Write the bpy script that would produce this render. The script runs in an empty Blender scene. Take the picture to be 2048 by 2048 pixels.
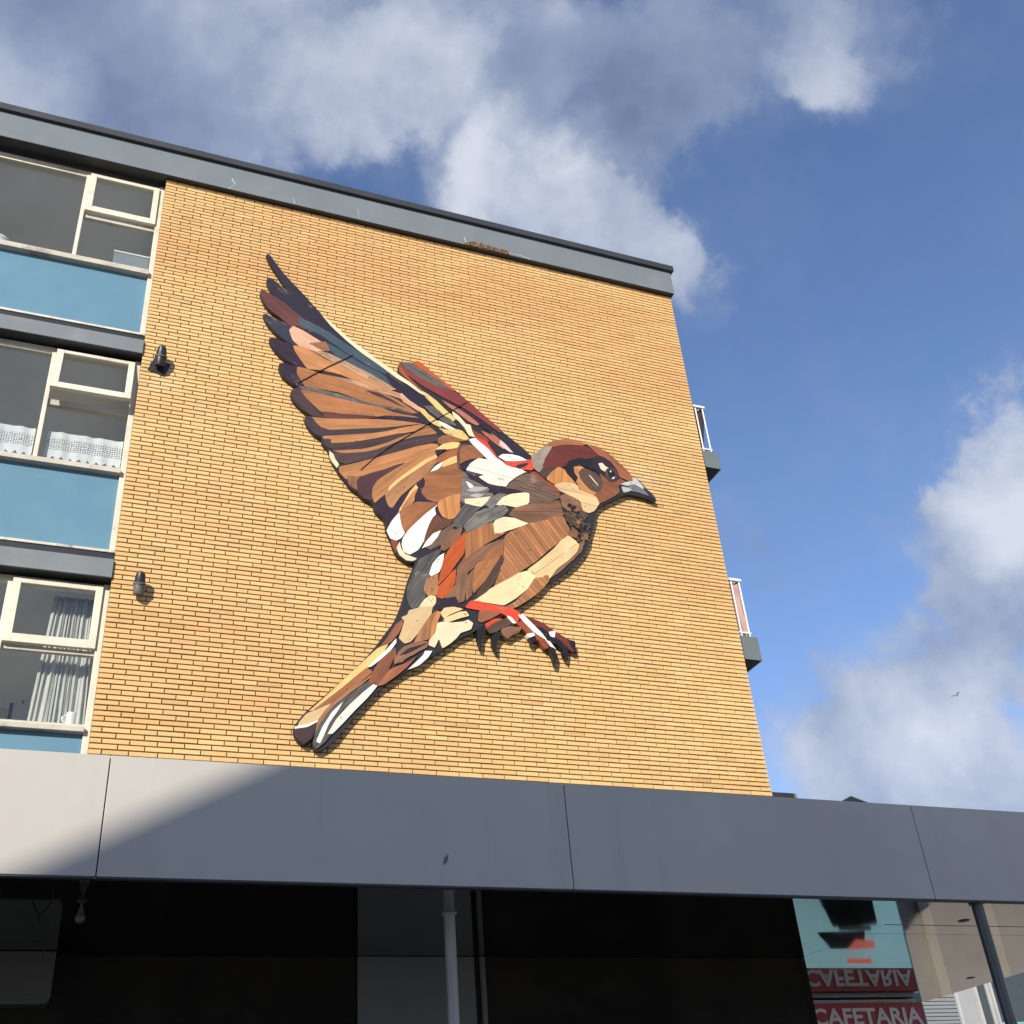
import bpy, bmesh, math, random
from mathutils import Matrix, Vector
import numpy as np
random.seed(7)
R = math.radians
scene = bpy.context.scene
C = scene.collection

# ------------------------------------------------------------------ camera
cam_d = bpy.data.cameras.new('camera')
cam = bpy.data.objects.new('camera', cam_d); C.objects.link(cam)
cam_d.sensor_width = 36.0; cam_d.lens = 39.41
cam_d.clip_start = 0.05; cam_d.clip_end = 3000
rt, up, fw = [Vector(v) for v in ((0.92890,-0.36288,-0.07387),(-0.13994,-0.52866,0.83722),(0.34286,0.76736,0.54185))]
m = Matrix(((rt.x, up.x, -fw.x, 0.0), (rt.y, up.y, -fw.y, -10.0), (rt.z, up.z, -fw.z, 1.6), (0, 0, 0, 1)))
cam.matrix_world = m
scene.camera = cam

# ------------------------------------------------------------------ light
SUN_EL, SUN_AZ = R(25), R(38)            # azimuth measured to the left of the wall's normal
S = Vector((-math.cos(SUN_EL)*math.sin(SUN_AZ), -math.cos(SUN_EL)*math.cos(SUN_AZ), math.sin(SUN_EL)))
sd = bpy.data.lights.new('sun', 'SUN'); sd.energy = 4.3; sd.angle = R(0.53); sd.color = (1.0, 0.93, 0.82)
so = bpy.data.objects.new('sun', sd); C.objects.link(so)
so.rotation_euler = S.to_track_quat('Z', 'Y').to_euler(); so.location = S*60

scene.view_settings.view_transform = 'Standard'
scene.view_settings.look = 'None'
scene.view_settings.gamma = 1.0
scene.view_settings.use_curve_mapping = False
scene.view_settings.exposure = 0.44

# ------------------------------------------------------------------ world: sky with clouds
world = bpy.data.worlds.new('World'); scene.world = world; world.use_nodes = True
nt = world.node_tree; nt.nodes.clear()
def N(tree, typ, **kw):
    n = tree.nodes.new(typ)
    for k, v in kw.items(): setattr(n, k, v)
    return n
def L(tree, a, b): tree.links.new(a, b)
def mth(tree, op, a, b=None, clamp=False):
    n = N(tree, 'ShaderNodeMath', operation=op, use_clamp=clamp)
    for i, v in enumerate((a, b)):
        if v is None: continue
        if isinstance(v, (int, float)): n.inputs[i].default_value = v
        else: L(tree, v, n.inputs[i])
    return n.outputs[0]
def smooth(tree, v, lo, hi, a=0.0, b=1.0):
    n = N(tree, 'ShaderNodeMapRange', interpolation_type='SMOOTHSTEP')
    L(tree, v, n.inputs['Value'])
    n.inputs['From Min'].default_value = lo; n.inputs['From Max'].default_value = hi
    n.inputs['To Min'].default_value = a; n.inputs['To Max'].default_value = b
    return n.outputs[0]
sky = N(nt, 'ShaderNodeTexSky', sky_type='NISHITA')
sky.sun_disc = False; sky.sun_elevation = SUN_EL; sky.sun_rotation = R(180)+SUN_AZ
sky.altitude = 0; sky.air_density = 1.0; sky.dust_density = 0.1; sky.ozone_density = 3.2
tc = N(nt, 'ShaderNodeTexCoord')
dirv = tc.outputs['Generated']
def wnoise(scale, detail, rough, dist=0.0, off=(0,0,0), stretch=(1,1,1)):
    mp = N(nt, 'ShaderNodeMapping'); L(nt, dirv, mp.inputs['Vector'])
    mp.inputs['Location'].default_value = off; mp.inputs['Scale'].default_value = stretch
    n = N(nt, 'ShaderNodeTexNoise'); L(nt, mp.outputs[0], n.inputs['Vector'])
    n.inputs['Scale'].default_value = scale; n.inputs['Detail'].default_value = detail
    n.inputs['Roughness'].default_value = rough; n.inputs['Distortion'].default_value = dist
    return n.outputs['Fac']
# directions of the cloud masses (x to the right along the wall, y beyond it, z up), radius in degrees, weight
CLOUDS = [
 (0.1109, 0.5480, 0.8291, 2.34, 7.03, 0.90, 0.40),
 (0.1594, 0.5643, 0.8100, 1.21, 5.32, 0.60, 0.45),
 (0.2252, 0.5104, 0.8299, 2.62, 7.15, 0.85, 0.20),
 (0.3037, 0.5118, 0.8036, 2.19, 5.61, 0.70, -0.30),
 (0.3853, 0.4826, 0.7866, 1.45, 4.85, 0.65, -0.25),
 (0.4094, 0.4307, 0.8043, 2.57, 7.02, 0.75, -0.05),
 (0.4975, 0.3830, 0.7784, 1.13, 4.97, 0.70, 0.12),
 (0.4914, 0.4156, 0.7654, 0.46, 2.79, 0.40, 0.05),
 (0.2479, 0.5994, 0.7611, 0.76, 3.55, 0.75, 0.40),
 (0.3064, 0.5895, 0.7474, 1.53, 4.86, 0.95, 0.55),
 (0.3625, 0.5727, 0.7352, 1.53, 4.86, 0.95, 0.45),
 (0.4031, 0.5805, 0.7075, 0.77, 3.35, 0.80, 0.30),
 (0.4311, 0.5929, 0.6802, 0.26, 2.33, 0.60, 0.15),
 (0.1604, 0.6021, 0.7821, 0.49, 4.20, 0.35, -0.20),
 (-0.0467, 0.5864, 0.8087, 2.65, 9.27, 0.68, 0.10),
 (0.0365, 0.5979, 0.8008, 1.40, 7.47, 0.50, -0.05),
 (-0.1073, 0.6368, 0.7635, 0.44, 4.36, 0.65, 0.35),
 (-0.1701, 0.6173, 0.7681, 2.05, 8.22, 0.60, 0.10),
 (0.6789, 0.5391, 0.4984, 1.66, 4.28, 1.05, 0.60),
 (0.6742, 0.5807, 0.4564, 1.68, 4.81, 0.90, 0.20),
 (0.7041, 0.5773, 0.4135, 1.88, 5.16, 0.85, 0.10),
 (0.6651, 0.6411, 0.3830, 1.21, 4.84, 0.65, 0.30),
 (0.6365, 0.6899, 0.3447, 1.96, 6.61, 0.78, 0.35),
 (0.6973, 0.6486, 0.3051, 2.32, 6.73, 0.90, 0.25),
 (0.6080, 0.7352, 0.2997, 1.96, 6.12, 0.75, 0.40),
 (0.7107, 0.6554, 0.2557, 1.35, 5.87, 0.50, 0.10),
 (0.3159, 0.5471, 0.7752, 0.50, 2.75, -0.35, -0.20),
 (0.2409, 0.5762, 0.7810, 0.25, 2.50, -0.30, -0.20),
 (0.3832, 0.5254, 0.7597, 0.25, 1.99, -0.30, -0.20),
 (0.5259, 0.6918, 0.4949, 0.53, 2.63, 0.50, 0.10),
 (0.6113, 0.6313, 0.4772, 0.25, 2.01, 0.25, 0.10),
 (0.6587, 0.7085, 0.2533, 1.40, 6.08, 0.50, 0.10),
]
wn_ = N(nt, 'ShaderNodeTexNoise'); L(nt, dirv, wn_.inputs['Vector']); wn_.inputs['Scale'].default_value = 7.0; wn_.inputs['Detail'].default_value = 7; wn_.inputs['Roughness'].default_value = 0.6
w1_ = N(nt, 'ShaderNodeVectorMath', operation='SUBTRACT'); L(nt, wn_.outputs['Color'], w1_.inputs[0]); w1_.inputs[1].default_value = (0.5, 0.5, 0.5)
w2_ = N(nt, 'ShaderNodeVectorMath', operation='SCALE'); L(nt, w1_.outputs[0], w2_.inputs[0]); w2_.inputs['Scale'].default_value = 0.21
w3_ = N(nt, 'ShaderNodeVectorMath', operation='ADD'); L(nt, dirv, w3_.inputs[0]); L(nt, w2_.outputs[0], w3_.inputs[1])
w4_ = N(nt, 'ShaderNodeVectorMath', operation='NORMALIZE'); L(nt, w3_.outputs[0], w4_.inputs[0])
warped = w4_.outputs[0]
def blobs(lst):
    tot = None
    for (dx, dy, dz, ri, ro, w) in lst:
        vm = N(nt, 'ShaderNodeVectorMath', operation='DOT_PRODUCT'); L(nt, warped, vm.inputs[0])
        vm.inputs[1].default_value = (dx, dy, dz)
        s = smooth(nt, vm.outputs['Value'], math.cos(R(ro)), math.cos(R(ri)), 0.0, w)
        tot = s if tot is None else mth(nt, 'ADD', tot, s)
    return tot
mass = blobs([c[:6] for c in CLOUDS])
fine = wnoise(7.5, 10, 0.57, 0.0, (3.1, 0.4, 1.7))
soft = wnoise(2.2, 4, 0.5, 0.0, (0.3, 2.0, 5.1))
big = wnoise(1.6, 3, 0.5, 0.0, (7.3, 1.0, 2.2))
# away from the picture broken cloud goes on, its cover raised for fill light
vm = N(nt, 'ShaderNodeVectorMath', operation='DOT_PRODUCT'); L(nt, dirv, vm.inputs[0]); vm.inputs[1].default_value = fw
elsewhere = smooth(nt, vm.outputs['Value'], math.cos(R(52)), math.cos(R(33)), 1.0, 0.0)
general = mth(nt, 'MULTIPLY', smooth(nt, big, 0.33, 0.56, 0.0, 1.0), elsewhere)
field = mth(nt, 'ADD', mass, general)
fm = mth(nt, 'MULTIPLY', mth(nt, 'SUBTRACT', fine, 0.5), 1.9)
dens = mth(nt, 'ADD', field, fm)
dens = mth(nt, 'ADD', dens, mth(nt, 'MULTIPLY', mth(nt, 'SUBTRACT', soft, 0.5), 0.9))
mask = smooth(nt, dens, 0.06, 1.30, 0.0, 0.90)
thin = smooth(nt, dens, -0.30, 0.6, 0.0, 0.17)
mask = mth(nt, 'MAXIMUM', mask, thin)
shade_b = blobs([(c[0], c[1], c[2], c[3]*0.3, c[4], c[6]) for c in CLOUDS if c[6] != 0])
lit = mth(nt, 'ADD', mth(nt, 'MULTIPLY', mth(nt, 'SUBTRACT', wnoise(7.0, 9, 0.56, 0.0, (1.3, 4.4, 0.7)), 0.5), 1.5), mth(nt, 'ADD', mth(nt, 'MULTIPLY', shade_b, 0.50), 0.44))
ramp = N(nt, 'ShaderNodeValToRGB'); L(nt, lit, ramp.inputs['Fac'])
ramp.color_ramp.elements[0].position = 0.0; ramp.color_ramp.elements[0].color = (0.120, 0.160, 0.270, 1)
ramp.color_ramp.elements[1].position = 1.0; ramp.color_ramp.elements[1].color = (0.54, 0.57, 0.635, 1)
e = ramp.color_ramp.elements.new(0.45); e.color = (0.235, 0.285, 0.40, 1)
skc = N(nt, 'ShaderNodeMix', data_type='RGBA', blend_type='MULTIPLY'); skc.inputs['Factor'].default_value = 1.0
L(nt, sky.outputs[0], skc.inputs['A']); skc.inputs['B'].default_value = (0.126, 0.124, 0.136, 1)
mixc = N(nt, 'ShaderNodeMix', data_type='RGBA'); L(nt, mask, mixc.inputs['Factor'])
L(nt, skc.outputs['Result'], mixc.inputs['A']); L(nt, ramp.outputs['Color'], mixc.inputs['B'])
bg = N(nt, 'ShaderNodeBackground'); L(nt, mixc.outputs['Result'], bg.inputs['Color']); bg.inputs['Strength'].default_value = 1.0
ow = N(nt, 'ShaderNodeOutputWorld'); L(nt, bg.outputs[0], ow.inputs['Surface'])

# ------------------------------------------------------------------ materials
MAT = {}
def new_mat(name):
    mt = bpy.data.materials.new(name); mt.use_nodes = True
    t = mt.node_tree; b = t.nodes['Principled BSDF']
    MAT[name] = mt
    return mt, t, b
def lin(r, g, b):
    f = lambda c: (c/255/12.92) if c/255 <= 0.04045 else ((c/255+0.055)/1.055)**2.4
    return (f(r), f(g), f(b), 1)
def noise(t, vec, scale, detail=4, rough=0.55, dist=0.0, stretch=None):
    if stretch is not None:
        mp = N(t, 'ShaderNodeMapping'); L(t, vec, mp.inputs['Vector']); mp.inputs['Scale'].default_value = stretch; vec = mp.outputs[0]
    n = N(t, 'ShaderNodeTexNoise'); L(t, vec, n.inputs['Vector'])
    n.inputs['Scale'].default_value = scale; n.inputs['Detail'].default_value = detail
    n.inputs['Roughness'].default_value = rough; n.inputs['Distortion'].default_value = dist
    return n.outputs['Fac']
def mulcol(t, col, fac):
    """colour socket/value times a scalar socket"""
    mx = N(t, 'ShaderNodeVectorMath', operation='SCALE')
    if isinstance(col, tuple): mx.inputs[0].default_value = col[:3]
    else: L(t, col, mx.inputs[0])
    L(t, fac, mx.inputs['Scale'])
    return mx.outputs[0]
def mixcol(t, a, b, fac):
    mx = N(t, 'ShaderNodeMix', data_type='RGBA')
    for k, v in (('A', a), ('B', b)):
        if isinstance(v, tuple): mx.inputs[k].default_value = v
        else: L(t, v, mx.inputs[k])
    if isinstance(fac, (int, float)): mx.inputs['Factor'].default_value = fac
    else: L(t, fac, mx.inputs['Factor'])
    return mx.outputs['Result']
def bump(t, b, h, strength=0.3, dist=0.002):
    bn = N(t, 'ShaderNodeBump'); bn.inputs['Strength'].default_value = strength; bn.inputs['Distance'].default_value = dist
    L(t, h, bn.inputs['Height']); L(t, bn.outputs[0], b.inputs['Normal'])
def objco(t):
    return N(t, 'ShaderNodeTexCoord').outputs['Object']
def geopos(t):
    return N(t, 'ShaderNodeNewGeometry').outputs['Position']
def plain(name, col, rough=0.6, var=0.12, scale=3.0, spec=0.5, metal=0.0, bmp=0.0, dirt=None, dirt_amt=0.0, streak=False):
    mt, t, b = new_mat(name)
    P = geopos(t)
    n = noise(t, P, scale, 5)
    f = smooth(t, n, 0.3, 0.7, 1-var, 1+var)
    c = mulcol(t, col, f)
    if dirt is not None:
        st = (6, 6, 0.5) if streak else None
        d = noise(t, P, scale*1.7, 6, 0.65, 0.3, st)
        c = mixcol(t, c, dirt, smooth(t, d, 0.5, 0.75, 0, dirt_amt))
    L(t, c, b.inputs['Base Color'])
    b.inputs['Roughness'].default_value = rough; b.inputs['Metallic'].default_value = metal
    b.inputs['Specular IOR Level'].default_value = spec
    if bmp: bump(t, b, noise(t, P, scale*30, 4), bmp)
    return mt

# brick and mortar
mt, t, b = new_mat('brick')
at = N(t, 'ShaderNodeAttribute'); at.attribute_name = 'tint'
P = geopos(t)
cl = noise(t, P, 0.55, 4, 0.6, 0.4)
band = noise(t, P, 0.45, 3, 0.5, 0.0, (0.25, 1, 1.6))
c = mixcol(t, (0.665, 0.442, 0.190, 1), (0.62, 0.365, 0.152, 1), smooth(t, band, 0.40, 0.68))
c = mixcol(t, c, (0.73, 0.515, 0.225, 1), smooth(t, cl, 0.52, 0.75, 0, 0.7))
stain = noise(t, P, 1.3, 6, 0.7, 0.5)
c = mixcol(t, c, (0.28, 0.15, 0.06, 1), smooth(t, stain, 0.64, 0.80, 0, 0.45))
run = noise(t, P, 1.0, 6, 0.65, 0.3, (2.6, 1, 0.22))
c = mixcol(t, c, (0.40, 0.23, 0.09, 1), smooth(t, run, 0.56, 0.74, 0, 0.20))
bl_ = noise(t, P, 0.9, 5, 0.6, 0.2)
c = mixcol(t, c, (0.78, 0.60, 0.36, 1), smooth(t, bl_, 0.60, 0.78, 0, 0.40))
vm = N(t, 'ShaderNodeVectorMath', operation='MULTIPLY'); L(t, c, vm.inputs[0]); L(t, at.outputs['Color'], vm.inputs[1])
fs = smooth(t, noise(t, P, 45, 4, 0.6), 0.3, 0.7, 0.93, 1.07)
L(t, mulcol(t, vm.outputs[0], fs), b.inputs['Base Color'])
b.inputs['Roughness'].default_value = 0.62; b.inputs['Specular IOR Level'].default_value = 0.35
bump(t, b, noise(t, P, 160, 3), 0.25, 0.0015)
mt, t, b = new_mat('mortar')
P = geopos(t)
L(t, mixcol(t, (0.135, 0.077, 0.027, 1), (0.27, 0.17, 0.07, 1), smooth(t, noise(t, P, 6, 6, 0.7), 0.4, 0.75)), b.inputs['Base Color'])
b.inputs['Roughness'].default_value = 0.95
bump(t, b, noise(t, P, 220, 3), 0.5, 0.003)

plain('fascia_grey', lin(108, 116, 121), 0.7, 0.06, 1.3, bmp=0.1, dirt=lin(128, 136, 140), dirt_amt=0.25)
plain('band_grey', lin(112, 118, 122), 0.55, 0.10, 1.5, bmp=0.08, dirt=lin(160, 165, 165), dirt_amt=0.2)
plain('black_metal', (0.018, 0.019, 0.022, 1), 0.42, 0.15, 4)
plain('coping_black', (0.035, 0.037, 0.042, 1), 0.5, 0.15, 2)
plain('concrete_break', lin(112, 88, 68), 0.95, 0.5, 30, bmp=0.6, dirt=lin(205, 180, 150), dirt_amt=0.9)
plain('crack_white', lin(190, 196, 196), 0.8, 0.1, 8)
mt = plain('frame_paint', (0.66, 0.62, 0.50, 1), 0.45, 0.05, 3, bmp=0.05, dirt=lin(120, 105, 85), dirt_amt=0.28)
plain('sill_paint', (0.50, 0.46, 0.38, 1), 0.55, 0.1, 3, dirt=lin(95, 78, 62), dirt_amt=0.6)
plain('flaked_paint', (0.60, 0.57, 0.48, 1), 0.7, 0.15, 5, dirt=lin(90, 75, 62), dirt_amt=0.9)
mt, t, b = new_mat('blue_panel')
P = geopos(t)
c = mixcol(t, (0.120, 0.245, 0.330, 1), (0.106, 0.224, 0.310, 1), smooth(t, noise(t, P, 1.6, 5, 0.6, 0.3), 0.35, 0.65))
c = mixcol(t, c, (0.05, 0.115, 0.15, 1), smooth(t, noise(t, P, 4.5, 8, 0.75, 0.6), 0.67, 0.8, 0, 0.4))
L(t, c, b.inputs['Base Color']); b.inputs['Roughness'].default_value = 0.35
bump(t, b, noise(t, P, 5, 4), 0.05, 0.01)
plain('room_paint', (0.74, 0.725, 0.69, 1), 0.8, 0.05, 1)
plain('white_enamel', (0.75, 0.74, 0.70, 1), 0.35, 0.03, 3)
mt, t, b = new_mat('canopy_panel')
P = geopos(t)
c = mulcol(t, (0.455, 0.432, 0.392, 1), smooth(t, noise(t, P, 0.7, 5), 0.3, 0.7, 0.95, 1.05))
st_ = noise(t, P, 1.0, 7, 0.7, 0.2, (5.0, 5.0, 0.35))
c = mixcol(t, c, (0.30, 0.29, 0.27, 1), smooth(t, st_, 0.56, 0.78, 0, 0.28))
gr_ = noise(t, P, 9.0, 8, 0.75, 0.4)
c = mixcol(t, c, (0.22, 0.21, 0.19, 1), smooth(t, gr_, 0.66, 0.80, 0, 0.35))
L(t, c, b.inputs['Base Color']); L(t, smooth(t, st_, 0.3, 0.7, 0.30, 0.52), b.inputs['Roughness'])
bump(t, b, noise(t, P, 0.8, 3, 0.5), 0.16, 0.03)
plain('canopy_joint', (0.05, 0.05, 0.055, 1), 0.6)
plain('column_steel', (0.40, 0.39, 0.36, 1), 0.3, 0.1, 2, metal=0.0)
plain('column_dark', (0.10, 0.10, 0.095, 1), 0.35, 0.15, 2)
mt, t, b = new_mat('mirror_soffit')
P = geopos(t)
b.inputs['Base Color'].default_value = (0.215, 0.24, 0.24, 1); b.inputs['Metallic'].default_value = 1.0
rr = smooth(t, noise(t, P, 1.2, 5, 0.6), 0.35, 0.7, 0.015, 0.05); L(t, rr, b.inputs['Roughness'])
bump(t, b, noise(t, P, 1.1, 2, 0.5), 0.06, 0.02)
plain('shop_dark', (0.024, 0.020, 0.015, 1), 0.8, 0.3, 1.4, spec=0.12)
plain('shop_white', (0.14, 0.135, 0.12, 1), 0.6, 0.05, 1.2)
plain('sign_olive', (0.085, 0.08, 0.062, 1), 0.45, 0.1, 1.2)
plain('sign_red', (0.46, 0.030, 0.042, 1), 0.35, 0.1, 3)
plain('letter_white', (0.88, 0.82, 0.78, 1), 0.5, 0.03, 4)
plain('teal_paint', (0.22, 0.42, 0.43, 1), 0.4, 0.08, 1.0)
plain('beige_render', (0.23, 0.205, 0.18, 1), 0.85, 0.12, 0.8, bmp=0.1)
plain('beige_dark', (0.30, 0.26, 0.215, 1), 0.85, 0.12, 0.8)
plain('shaded_white_wall', (0.30, 0.31, 0.32, 1), 0.8, 0.1, 1)  # white upper wall, its shade put into one even darker tone
plain('dull_white', (0.42, 0.42, 0.41, 1), 0.6, 0.1, 2)
plain('white_paint', (0.72, 0.72, 0.70, 1), 0.5, 0.05, 2)
plain('shutter_grey', (0.22, 0.24, 0.25, 1), 0.45, 0.06, 2)
plain('rail_white', (0.74, 0.74, 0.72, 1), 0.4, 0.03, 6)
plain('slab_grey', lin(104, 113, 114), 0.65, 0.08, 2)
plain('pink_cloth', (0.42, 0.27, 0.25, 1), 0.85, 0.12, 6)
plain('dark_cloth', (0.025, 0.025, 0.03, 1), 0.9, 0.2, 6)
plain('paving', (0.46, 0.42, 0.37, 1), 0.9, 0.15, 0.9, bmp=0.1)
plain('roof_black', (0.012, 0.012, 0.016, 1), 0.6, 0.2, 2)
plain('concrete_brown', lin(135, 125, 118), 0.9, 0.15, 3)
plain('house_brick', (0.30, 0.17, 0.11, 1), 0.85, 0.2, 2)
plain('roof_tile', (0.16, 0.07, 0.05, 1), 0.8, 0.2, 3)
plain('gull_white', (0.30, 0.30, 0.31, 1), 0.7, 0.05, 9)
plain('mug_white', (0.80, 0.79, 0.75, 1), 0.2, 0.02, 9)
plain('lamp_grey', (0.11, 0.105, 0.095, 1), 0.5, 0.2, 20)
plain('lamp_glass', (0.05, 0.06, 0.065, 1), 0.08, 0.1, 20, spec=0.8)
plain('curtain', (0.54, 0.535, 0.50, 1), 0.9, 0.04, 8)
plain('dark_box', (0.03, 0.03, 0.032, 1), 0.6, 0.1, 8)
mt, t, b = new_mat('lace')
uv = N(t, 'ShaderNodeUVMap').outputs['UV']
vo = N(t, 'ShaderNodeTexVoronoi'); vo.feature = 'F1'; L(t, uv, vo.inputs['Vector']); vo.inputs['Scale'].default_value = 42; vo.inputs['Randomness'].default_value = 0.25
sepn = N(t, 'ShaderNodeSeparateXYZ'); L(t, uv, sepn.inputs[0])
inband = mth(t, 'MULTIPLY', smooth(t, sepn.outputs['Y'], 0.10, 0.13), smooth(t, sepn.outputs['Y'], 0.28, 0.24))
hole = mth(t, 'MULTIPLY', smooth(t, vo.outputs['Distance'], 0.42, 0.32), inband)
L(t, mth(t, 'SUBTRACT', 1.0, mth(t, 'MULTIPLY', hole, 0.85)), b.inputs['Alpha'])
b.inputs['Base Color'].default_value = (0.66, 0.67, 0.68, 1); b.inputs['Roughness'].default_value = 0.9
# thin window glass: clear pane with its fresnel reflection
mt = bpy.data.materials.new('glass'); mt.use_nodes = True; MAT['glass'] = mt
t = mt.node_tree; t.nodes.clear()
ge = N(t, 'ShaderNodeNewGeometry'); dp = N(t, 'ShaderNodeVectorMath', operation='DOT_PRODUCT'); L(t, ge.outputs['Normal'], dp.inputs[0]); L(t, ge.outputs['Incoming'], dp.inputs[1])
sch = mth(t, 'POWER', mth(t, 'SUBTRACT', 1.0, mth(t, 'ABSOLUTE', dp.outputs['Value'])), 5.0)
fac2 = mth(t, 'ADD', mth(t, 'MULTIPLY', sch, 0.95), 0.045, True)
tr = N(t, 'ShaderNodeBsdfTransparent'); tr.inputs['Color'].default_value = (0.94, 0.955, 0.95, 1)
gl = N(t, 'ShaderNodeBsdfGlossy'); gl.inputs['Roughness'].default_value = 0.01; gl.inputs['Color'].default_value = (1, 1, 1, 1)
ms = N(t, 'ShaderNodeMixShader'); pass
L(t, fac2, ms.inputs[0]); L(t, tr.outputs[0], ms.inputs[1]); L(t, gl.outputs[0], ms.inputs[2])
om = N(t, 'ShaderNodeOutputMaterial'); L(t, ms.outputs[0], om.inputs[0])
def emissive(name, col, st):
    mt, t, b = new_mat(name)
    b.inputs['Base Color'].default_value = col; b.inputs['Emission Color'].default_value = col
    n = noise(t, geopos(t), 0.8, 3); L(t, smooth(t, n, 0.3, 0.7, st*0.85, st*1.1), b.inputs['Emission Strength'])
emissive('teal_glow', (0.25, 0.44, 0.47, 1), 0.62)  # added teal glow, brightens what the mirror soffit reflects
emissive('glowing_red_poster', (0.75, 0.16, 0.12, 1), 0.5)  # poster red given a glow of its own, no lamp behind it
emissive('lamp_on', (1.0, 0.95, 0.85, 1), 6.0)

# wood and paint of the bird; UV: u along the grain, in metres
def wood(name, rgb, kind='wood', contrast=0.36):
    mt, t, b = new_mat('bird_'+name)
    col = lin(*rgb)
    uv = N(t, 'ShaderNodeUVMap').outputs['UV']
    if kind == 'wood':
        g = noise(t, uv, 1.0, 6, 0.62, 0.35, (2.2, 34, 1))
        ring = noise(t, uv, 1.0, 3, 0.5, 0.9, (0.9, 9, 1))
        f = mth(t, 'ADD', mth(t, 'MULTIPLY', g, 0.6), mth(t, 'MULTIPLY', ring, 0.5))
        c = mulcol(t, col, smooth(t, f, 0.30, 0.78, 1-contrast, 1+contrast*0.55))
        kn = N(t, 'ShaderNodeTexVoronoi'); L(t, uv, kn.inputs['Vector']); kn.inputs['Scale'].default_value = 4.6
        c = mixcol(t, c, (col[0]*0.2, col[1]*0.17, col[2]*0.15, 1), smooth(t, kn.outputs['Distance'], 0.075, 0.035, 0, 0.8))
        oi = N(t, 'ShaderNodeObjectInfo'); rr_ = N(t, 'ShaderNodeMapRange'); L(t, oi.outputs['Random'], rr_.inputs['Value']); rr_.inputs['To Min'].default_value = 0.84; rr_.inputs['To Max'].default_value = 1.12
        c = mulcol(t, c, rr_.outputs[0])
        c = mulcol(t, c, smooth(t, noise(t, uv, 1.4, 5, 0.6), 0.3, 0.7, 0.82, 1.15))
        rough, bs = 0.58, 0.25
        h = g
    elif kind == 'old':
        g = noise(t, uv, 1.0, 8, 0.75, 0.6, (3.5, 42, 1))
        p = noise(t, uv, 3.2, 7, 0.7, 0.5)
        c = mulcol(t, col, smooth(t, g, 0.3, 0.72, 0.35, 1.45))
        c = mixcol(t, c, (col[0]*2.2, col[1]*2.25, col[2]*2.3, 1), smooth(t, p, 0.56, 0.72, 0, 0.75))
        c = mixcol(t, c, (0.02, 0.018, 0.017, 1), smooth(t, g, 0.40, 0.28, 0, 0.8))
        rough, bs, h = 0.85, 0.6, g
    else:                                          # paint, a little worn along the grain
        g = noise(t, uv, 1.0, 6, 0.65, 0.3, (2.5, 28, 1))
        p = noise(t, uv, 2.3, 7, 0.68, 0.4)
        c = mulcol(t, col, smooth(t, g, 0.3, 0.7, 1-contrast*0.35, 1+contrast*0.25))
        wear = mth(t, 'MULTIPLY', smooth(t, p, 0.56, 0.66), smooth(t, g, 0.47, 0.58))
        c = mixcol(t, c, (0.24, 0.17, 0.12, 1), mth(t, 'MULTIPLY', wear, 0.6))
        c = mulcol(t, c, smooth(t, noise(t, uv, 1.1, 6, 0.65), 0.3, 0.7, 0.86, 1.08))
        rough, bs, h = 0.42, 0.12, g
    L(t, c, b.inputs['Base Color']); b.inputs['Roughness'].default_value = rough; b.inputs['Specular IOR Level'].default_value = 0.4
    bump(t, b, h, bs, 0.002)
WOODS = dict(
 navy=((44,38,48),'paint'), maroon=((92,50,48),'wood'), slate=((66,82,92),'paint'), ink=((48,50,60),'paint'), blush=((192,150,122),'wood',0.25),
 blush2=((176,140,112),'old'), brown2=((142,98,68),'wood'), plum=((50,36,46),'paint'), plum2=((58,46,50),'wood'), tan=((176,120,74),'wood'), tan2=((168,110,66),'wood'),
 darkwood=((66,48,48),'wood',0.5), greywood=((98,92,86),'old'), cream=((224,205,170),'paint'), wine=((72,42,46),'wood'), straw=((220,184,116),'paint'),
 brown3=((160,112,74),'wood'), brown=((146,94,58),'wood'), white=((238,232,220),'paint',0.12), rust=((140,70,44),'wood'), darkbrown=((104,66,46),'wood'),
 gold=((190,128,74),'wood'), gold2=((164,108,66),'wood'), redwood=((150,88,52),'wood'), chalk=((226,220,204),'paint',0.2), weathered=((112,108,104),'old'),
 palegrey=((168,168,160),'paint'), ivory=((226,208,172),'paint',0.2), red=((206,72,48),'paint'), terracotta=((176,106,86),'paint'), pink=((222,188,182),'paint'),
 crimson=((122,54,50),'wood',0.2), orange=((182,84,36),'paint'), greywood2=((140,128,116),'wood',0.3), oxblood=((106,46,38),'wood',0.3), redbrown=((138,84,58),'wood'),
 soot=((32,28,32),'paint'), walnut=((82,62,50),'wood'), sand=((222,190,140),'wood',0.14), silver=((186,188,184),'paint'), steel=((108,108,112),'paint'),
 eyering=((68,52,52),'paint'), umber=((130,92,68),'wood',0.45), bark=((84,66,54),'old'), driftwood=((106,84,72),'old'), breast=((166,112,72),'wood',0.26),
 butter=((228,208,160),'paint',0.15), slategrey=((84,82,80),'old'), putty=((200,172,128),'paint',0.2), mahogany=((62,44,44),'wood'))
for k, v in WOODS.items(): wood(k, *v)
plain('screw', (0.10, 0.08, 0.065, 1), 0.5, 0.8, 3, dirt=(0.6, 0.58, 0.52, 1), dirt_amt=0.9)
plain('bird_back', (0.014, 0.013, 0.018, 1), 0.6, 0.2, 5)

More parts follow.
